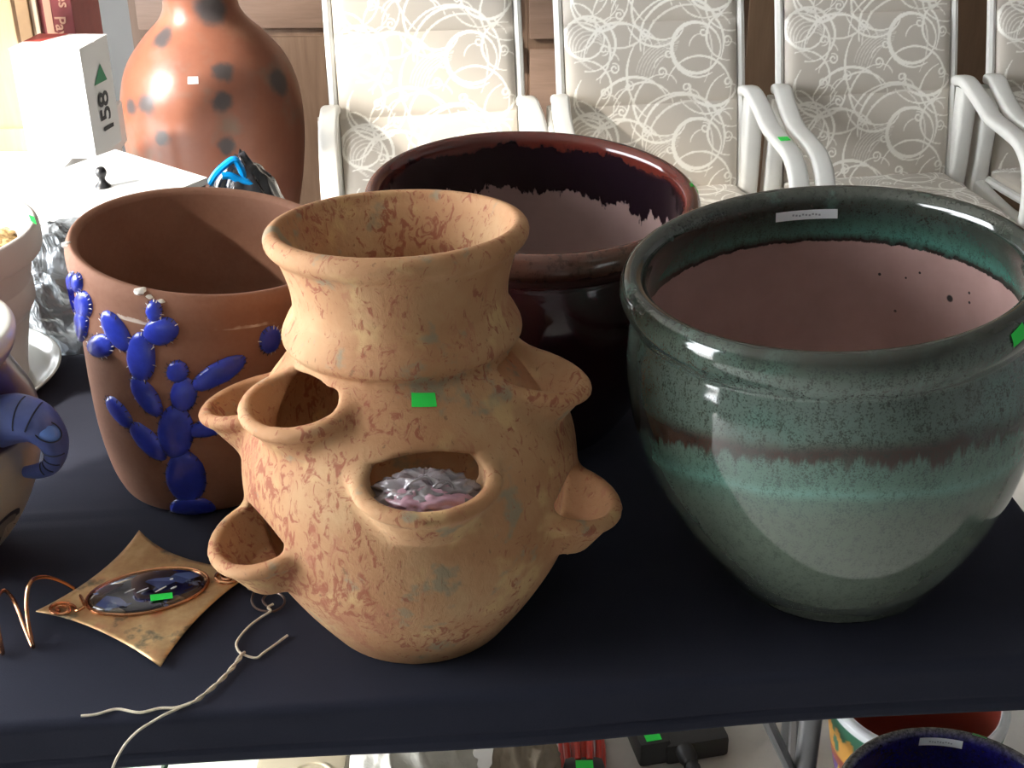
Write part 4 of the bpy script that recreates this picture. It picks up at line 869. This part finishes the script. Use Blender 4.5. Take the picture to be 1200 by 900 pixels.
# ---- black crate and crumpled grey plastic bag
cr = unz(80, 398, .685); ce_ = empty('plastic_crate', (-.70, 1.945, 0)); tag(ce_, 'black plastic crate under the crumpled grey bag', 'crate')
mb = MB(); mb.box((-.19, -.085, 0), (.17, .075, .66), bev=.01); mb.build('body', M['black_pl'], ce_)
mb = MB(); mb.box((-.2, -.095, .64), (.18, .085, .684), bev=.008); mb.build('lid', M['black_pl'], ce_)
t = T('grey_film'); t.P(base=t.ramp(t.noise(12, 3), [(.3, (.30, .33, .36)), (.7, (.46, .49, .52))]), rough=.24, metal=.25, spec=.7, coat=.4); t.bump(t.math('ADD', t.voro(22, t.mapping(scale=(1, 1, .35), rot=(0, .6, .2)), 'F2'), t.noise(14, 3, .6, t.mapping(scale=(1, 1, .4), rot=(0, .6, .2)), 1.5)), .9, .02); M['bagfilm'] = t.m
bg_ = link('plastic_bag', blob('plastic_bag', (0, 0, 0), (.135, .085, .105), .13, 2.2, (110, 80), seed=3.3, flat=.085), None, M['bagfilm']); bp0 = uny(96, 335, 1.99); bg_.location = (bp0[0]+.01, 1.945, .685+.084)
tag(bg_, 'crumpled shiny grey plastic bag beside the cactus pot', 'bag')
# ---- black refuse bag with blue ties
gb = empty('refuse_bag', (uny(284, 225, 2.60)[0], 2.60, 0)); tag(gb, 'black refuse bag with bright blue tie straps beside the tall vase', 'bag'); GL = np.array(gb.location)
M['bin_film'] = plain('black_film', (.018, .018, .022), .18, coat=.5, bump=.5, bscale=40)
ztop = uny(284, 203, 2.60)[2]
link('sack', blob('sack', (0, 0, ztop*.5), (.17, .17, ztop*.5/.92), .06, 2.2, (90, 70), seed=1.2, flat=ztop*.5-.002, pinch=.40), gb, M['bin_film'])
M['blue_strap'] = plain('blue_strap', (.0, .27, .72), .3, coat=.3)
for pts in (((246, 216), (253, 204), (263, 194), (274, 187), (281, 195), (286, 208), (290, 220)), ((260, 206), (270, 206), (280, 211), (290, 214), (300, 221), (308, 231), (312, 243))):
    path = catmull([uny(x, y, 2.545+.004*i)-GL for i, (x, y) in enumerate(pts)], 5)
    MB().tube(path, .0075, 8).build('tie_strap', M['blue_strap'], gb)

# ================================================================== UNDER THE TABLE
t = T('cobalt_inside'); s = t.attr('s'); n1 = t.noise(200, 3, .7)
t.P(base=t.mix(t.smooth(s, 1.30, 1.32), t.mix(t.smooth(s, 1.0, 1.06), t.ramp(n1, [(.4, (.035, .033, .032)), (.65, (.12, .11, .10))]), t.ramp(n1, [(.35, (.006, .006, .05)), (.65, (.015, .014, .16))])), (.33, .23, .20)), rough=.2, coat=.4); M['bluepot'] = t.m
bc = unz(1122, 948, .33); bc = np.array([bc[0], bc[1], 0]); br_ = .152
be = empty('glazed_bowl_planter', bc); tag(be, 'dark rimmed pot with deep blue inside under the table', 'pot')
BO = [(.09, 0, 0), (.1, .005, 0), (.13, .10, .3), (.146, .22, .6), (.148, .28, .8), (.153, .31, .9), (.153, .325, .97), (.147, .333, 1.0)]
BI = [(.139, .33, 1.03), (.136, .318, 1.07), (.137, .29, 1.2), (.135, .24, 1.4), (.12, .10, 1.7), (.08, .02, 1.9), (.02, .018, 2)]
link('body', lathe_mesh('body', BO+BI, 96, 5), be, M['bluepot'])
BIN = Pot(bc, None, [(r, z) for r, z, _ in BI[1:5]], (.2, .32)); ph, z = BIN.find(1102, 869, (100, 260)); label_patch(BIN, ph, z, -.058, .014, be, -.001)
BTP = Pot(bc, None, [(.153, .31), (.153, .325), (.147, .333), (.139, .3335)], (.31, .3335)); ph, z = BTP.find(1152, 851, (90, 270)); BTP.patch('price_sticker', ph, .329, .020, .010, M['sticker'], be, off=.001)
# painted pot
t = T('painted_bands'); cl_ = t.attr('paint', 'Color'); t.P(base=cl_, rough=.35, coat=.3); M['painted'] = t.m
ptc = unz(1078, 818, .25); ptc = np.array([ptc[0], ptc[1]+.01, 0])
PO = [(.07, 0, 0), (.08, .004, .02), (.105, .08, .3), (.122, .16, .6), (.130, .21, .8), (.134, .24, .95), (.132, .247, 1.0), (.124, .249, 1.03), (.118, .24, 1.08), (.112, .16, 1.4), (.09, .04, 1.8), (.02, .02, 2)]
pm = lathe_mesh('body', PO, 160, 10); co = np.empty(len(pm.vertices)*3); pm.vertices.foreach_get('co', co); co = co.reshape(-1, 3); sv = np.empty(len(co), np.float32); pm.attributes['s'].data.foreach_get('value', sv)
an = np.arctan2(co[:, 1], co[:, 0])*14/(2*math.pi); fr_ = an-np.floor(an); cols = np.zeros((len(co), 3))
redc, wht, grn, ora, yel, pur = (.30, .055, .035), (.70, .72, .74), (.03, .16, .09), (.62, .30, .05), (.75, .60, .06), (.09, .03, .30)
for i in range(len(co)):
    s_ = sv[i]; f_ = fr_[i]
    if s_ > 1.05: c_ = redc
    elif s_ > .92: c_ = wht
    elif s_ > .58:
        v_ = (s_-.58)/.34; wave = .62+.12*math.sin(f_*2*math.pi*2)
        c_ = grn if v_ > wave or ((f_-.5)/.16)**2+((v_-.28)/.17)**2 < 1 else ora
        if abs(f_-.02) < .02: c_ = (.25, .10, .02)
    elif s_ > .50: c_ = redc
    else:
        dd = abs(f_-.5)/.5+abs(s_-.3)/.2; c_ = yel if dd < 1 else (pur if f_ < .5 else redc)
        if dd < .25: c_ = pur
    cols[i] = c_
cattr(pm, 'paint', cols); pe = empty('painted_planter', ptc); tag(pe, 'hand-painted red, green and yellow pot under the table', 'pot'); link('body', pm, pe, M['painted'])
# floor clutter seen below the hem
def fl(x, y, z=0.0): return unz(x, y, z)
M['glass'] = plain('pale_green_glass', (.55, .63, .55), .08, coat=.5, var=.08, vscale=6); M['glass_edge'] = plain('glass_edge_green', (.12, .22, .18), .2); M['clear_box'] = plain('clear_amber_plastic', (.62, .56, .42), .12, trans=.5, coat=.4)
for k, (x0, y0, w_, d_, rz, lab) in enumerate(((138, 905, .13, .22, 0, 'pale green glass sheet with a dark edge, leftmost of the pair on the floor'), (250, 900, .155, .22, 0, 'pale green glass sheet next to the clear amber tray on the floor'))):
    p = fl(x0, y0, .04); e = empty('glass_sheet', (p[0], p[1], 0), R(rz)); tag(e, lab, 'glass')
    MB().box((-w_/2, -d_/2, .02), (w_/2, d_/2, .032)).build('pane', M['glass'], e, smooth=False); MB().box((-w_/2-.001, -d_/2-.001, .0), (w_/2+.001, d_/2+.001, .02)).build('spacer', M['glass_edge'], e, smooth=False)
p = fl(352, 893, .06); e = empty('plastic_tray', (p[0]-.0, p[1], 0), R(-3)); tag(e, 'clear amber plastic tray with round lid marks on the floor', 'tray')
MB().box((-.075, -.08, 0), (.07, .08, .045), bev=.006).build('body', M['clear_box'], e); a = np.linspace(0, 2*math.pi, 40, endpoint=False); MB().tube(np.stack([.02+.034*np.cos(a), -.02+.034*np.sin(a), np.full(40, .046)], -1), .003, 6, closed=True).build('ring', M['clear_box'], e); MB().box((-.04, -.075, .045), (-.02, -.02, .052)).build('dark_clip', M['knob'], e, smooth=False)
M['canvas'] = plain('cream_canvas', (.55, .53, .47), .8, var=.08, vscale=25, bump=.5, bscale=300); M['tancloth'] = plain('tan_cloth', (.27, .22, .165), .85, var=.1, vscale=20, bump=.4, bscale=250)
def cloth_thing(name, x, y, z, rad, label, mat, seed, cat):
    p = fl(x, y, z); o = link(name, blob(name, (0, 0, 0), rad, .22, 1.7, (70, 50), seed=seed, flat=rad[2]*.7), None, mat); o.location = (p[0], p[1], rad[2]*.7); tag(o, label, cat); return o
cloth_thing('canvas_bag', 484, 905, .11, (.092, .10, .11), 'crumpled cream canvas bag on the floor under the table', M['canvas'], 8.1, 'bag')
cloth_thing('folded_cloth', 616, 892, .08, (.05, .08, .085), 'tan bundled cloth next to the cream canvas bag', M['tancloth'], 4.4, 'cloth')
# red and black cord reel
M['red_pl'] = plain('red_plastic', (.55, .035, .02), .3, coat=.3); M['gunmetal'] = plain('black_rubber', (.03, .03, .032), .5)
p = fl(684, 884, .06); e = empty('work_light', (p[0], p[1]+.02, 0)); tag(e, 'red caged work light with a black end cap on the floor', 'light')
mb = MB(); mb.box((-.034, -.055, .0), (.034, -.02, .06), bev=.014); mb.build('end_cap', M['gunmetal'], e); MB().box((-.014, -.056, .0605), (.014, -.035, .0615)).build('price_sticker', M['sticker'], e, smooth=False)
for k in range(6):
    a_ = math.pi*k/5; x_, z_ = .032*math.cos(a_), .026+.034*math.sin(a_); MB().tube(catmull([(x_*.95, -.03, z_*.97), (x_*1.05, .03, z_*1.05+.004), (x_*.9, .10, z_)], 4), .006, 8).build('cage_bar', M['red_pl'], e)
MB().tube([(0, -.02, .03), (0, .10, .03)], .02, 14).build('lamp_tube', M['red_pl'], e); MB().tube([(-.022, -.056, .035), (-.022, -.059, .035)], .007, 12).build('lens', M['label'], e)
# black adapter with strain relief and white cable
p = fl(797, 866, .05); e = empty('power_adapter', (p[0], p[1]+.03, 0), R(12)); tag(e, 'black power adapter with a ribbed plug and white cable on the floor', 'adapter')
mb = MB(); mb.box((-.075, -.03, 0), (-.02, .05, .05), bev=.008); mb.box((-.03, -.035, 0), (.08, .07, .042), bev=.008); mb.build('housing', M['gunmetal'], e)
MB().box((-.062, -.024, .0502), (-.036, -.002, .0512)).build('price_sticker', M['sticker'], e, smooth=False)
pl = np.array([(0.0, -.03, .03), (.006, -.075, .018), (.010, -.10, .012)]); MB().tube(catmull(pl, 6), [.016]*4+[.011]*9, 12).build('plug_sleeve', M['gunmetal'], e)
for k in range(4): MB().tube([(.003+k*.0018, -.055-k*.011, .0225-k*.003), (.0035+k*.0018, -.06-k*.011, .0212-k*.003)], .0135-.001*k, 12).build('sleeve_rib', M['gunmetal'], e)
M['wcable'] = plain('white_cable', (.75, .75, .72), .4)
MB().tube(catmull([(.010, -.098, .012), (.006, -.115, .008), (-.03, -.115, .006), (-.10, -.115, .006), (-.17, -.16, .006), (-.20, -.30, .006)], 6), .005, 8).build('cable', M['wcable'], e)
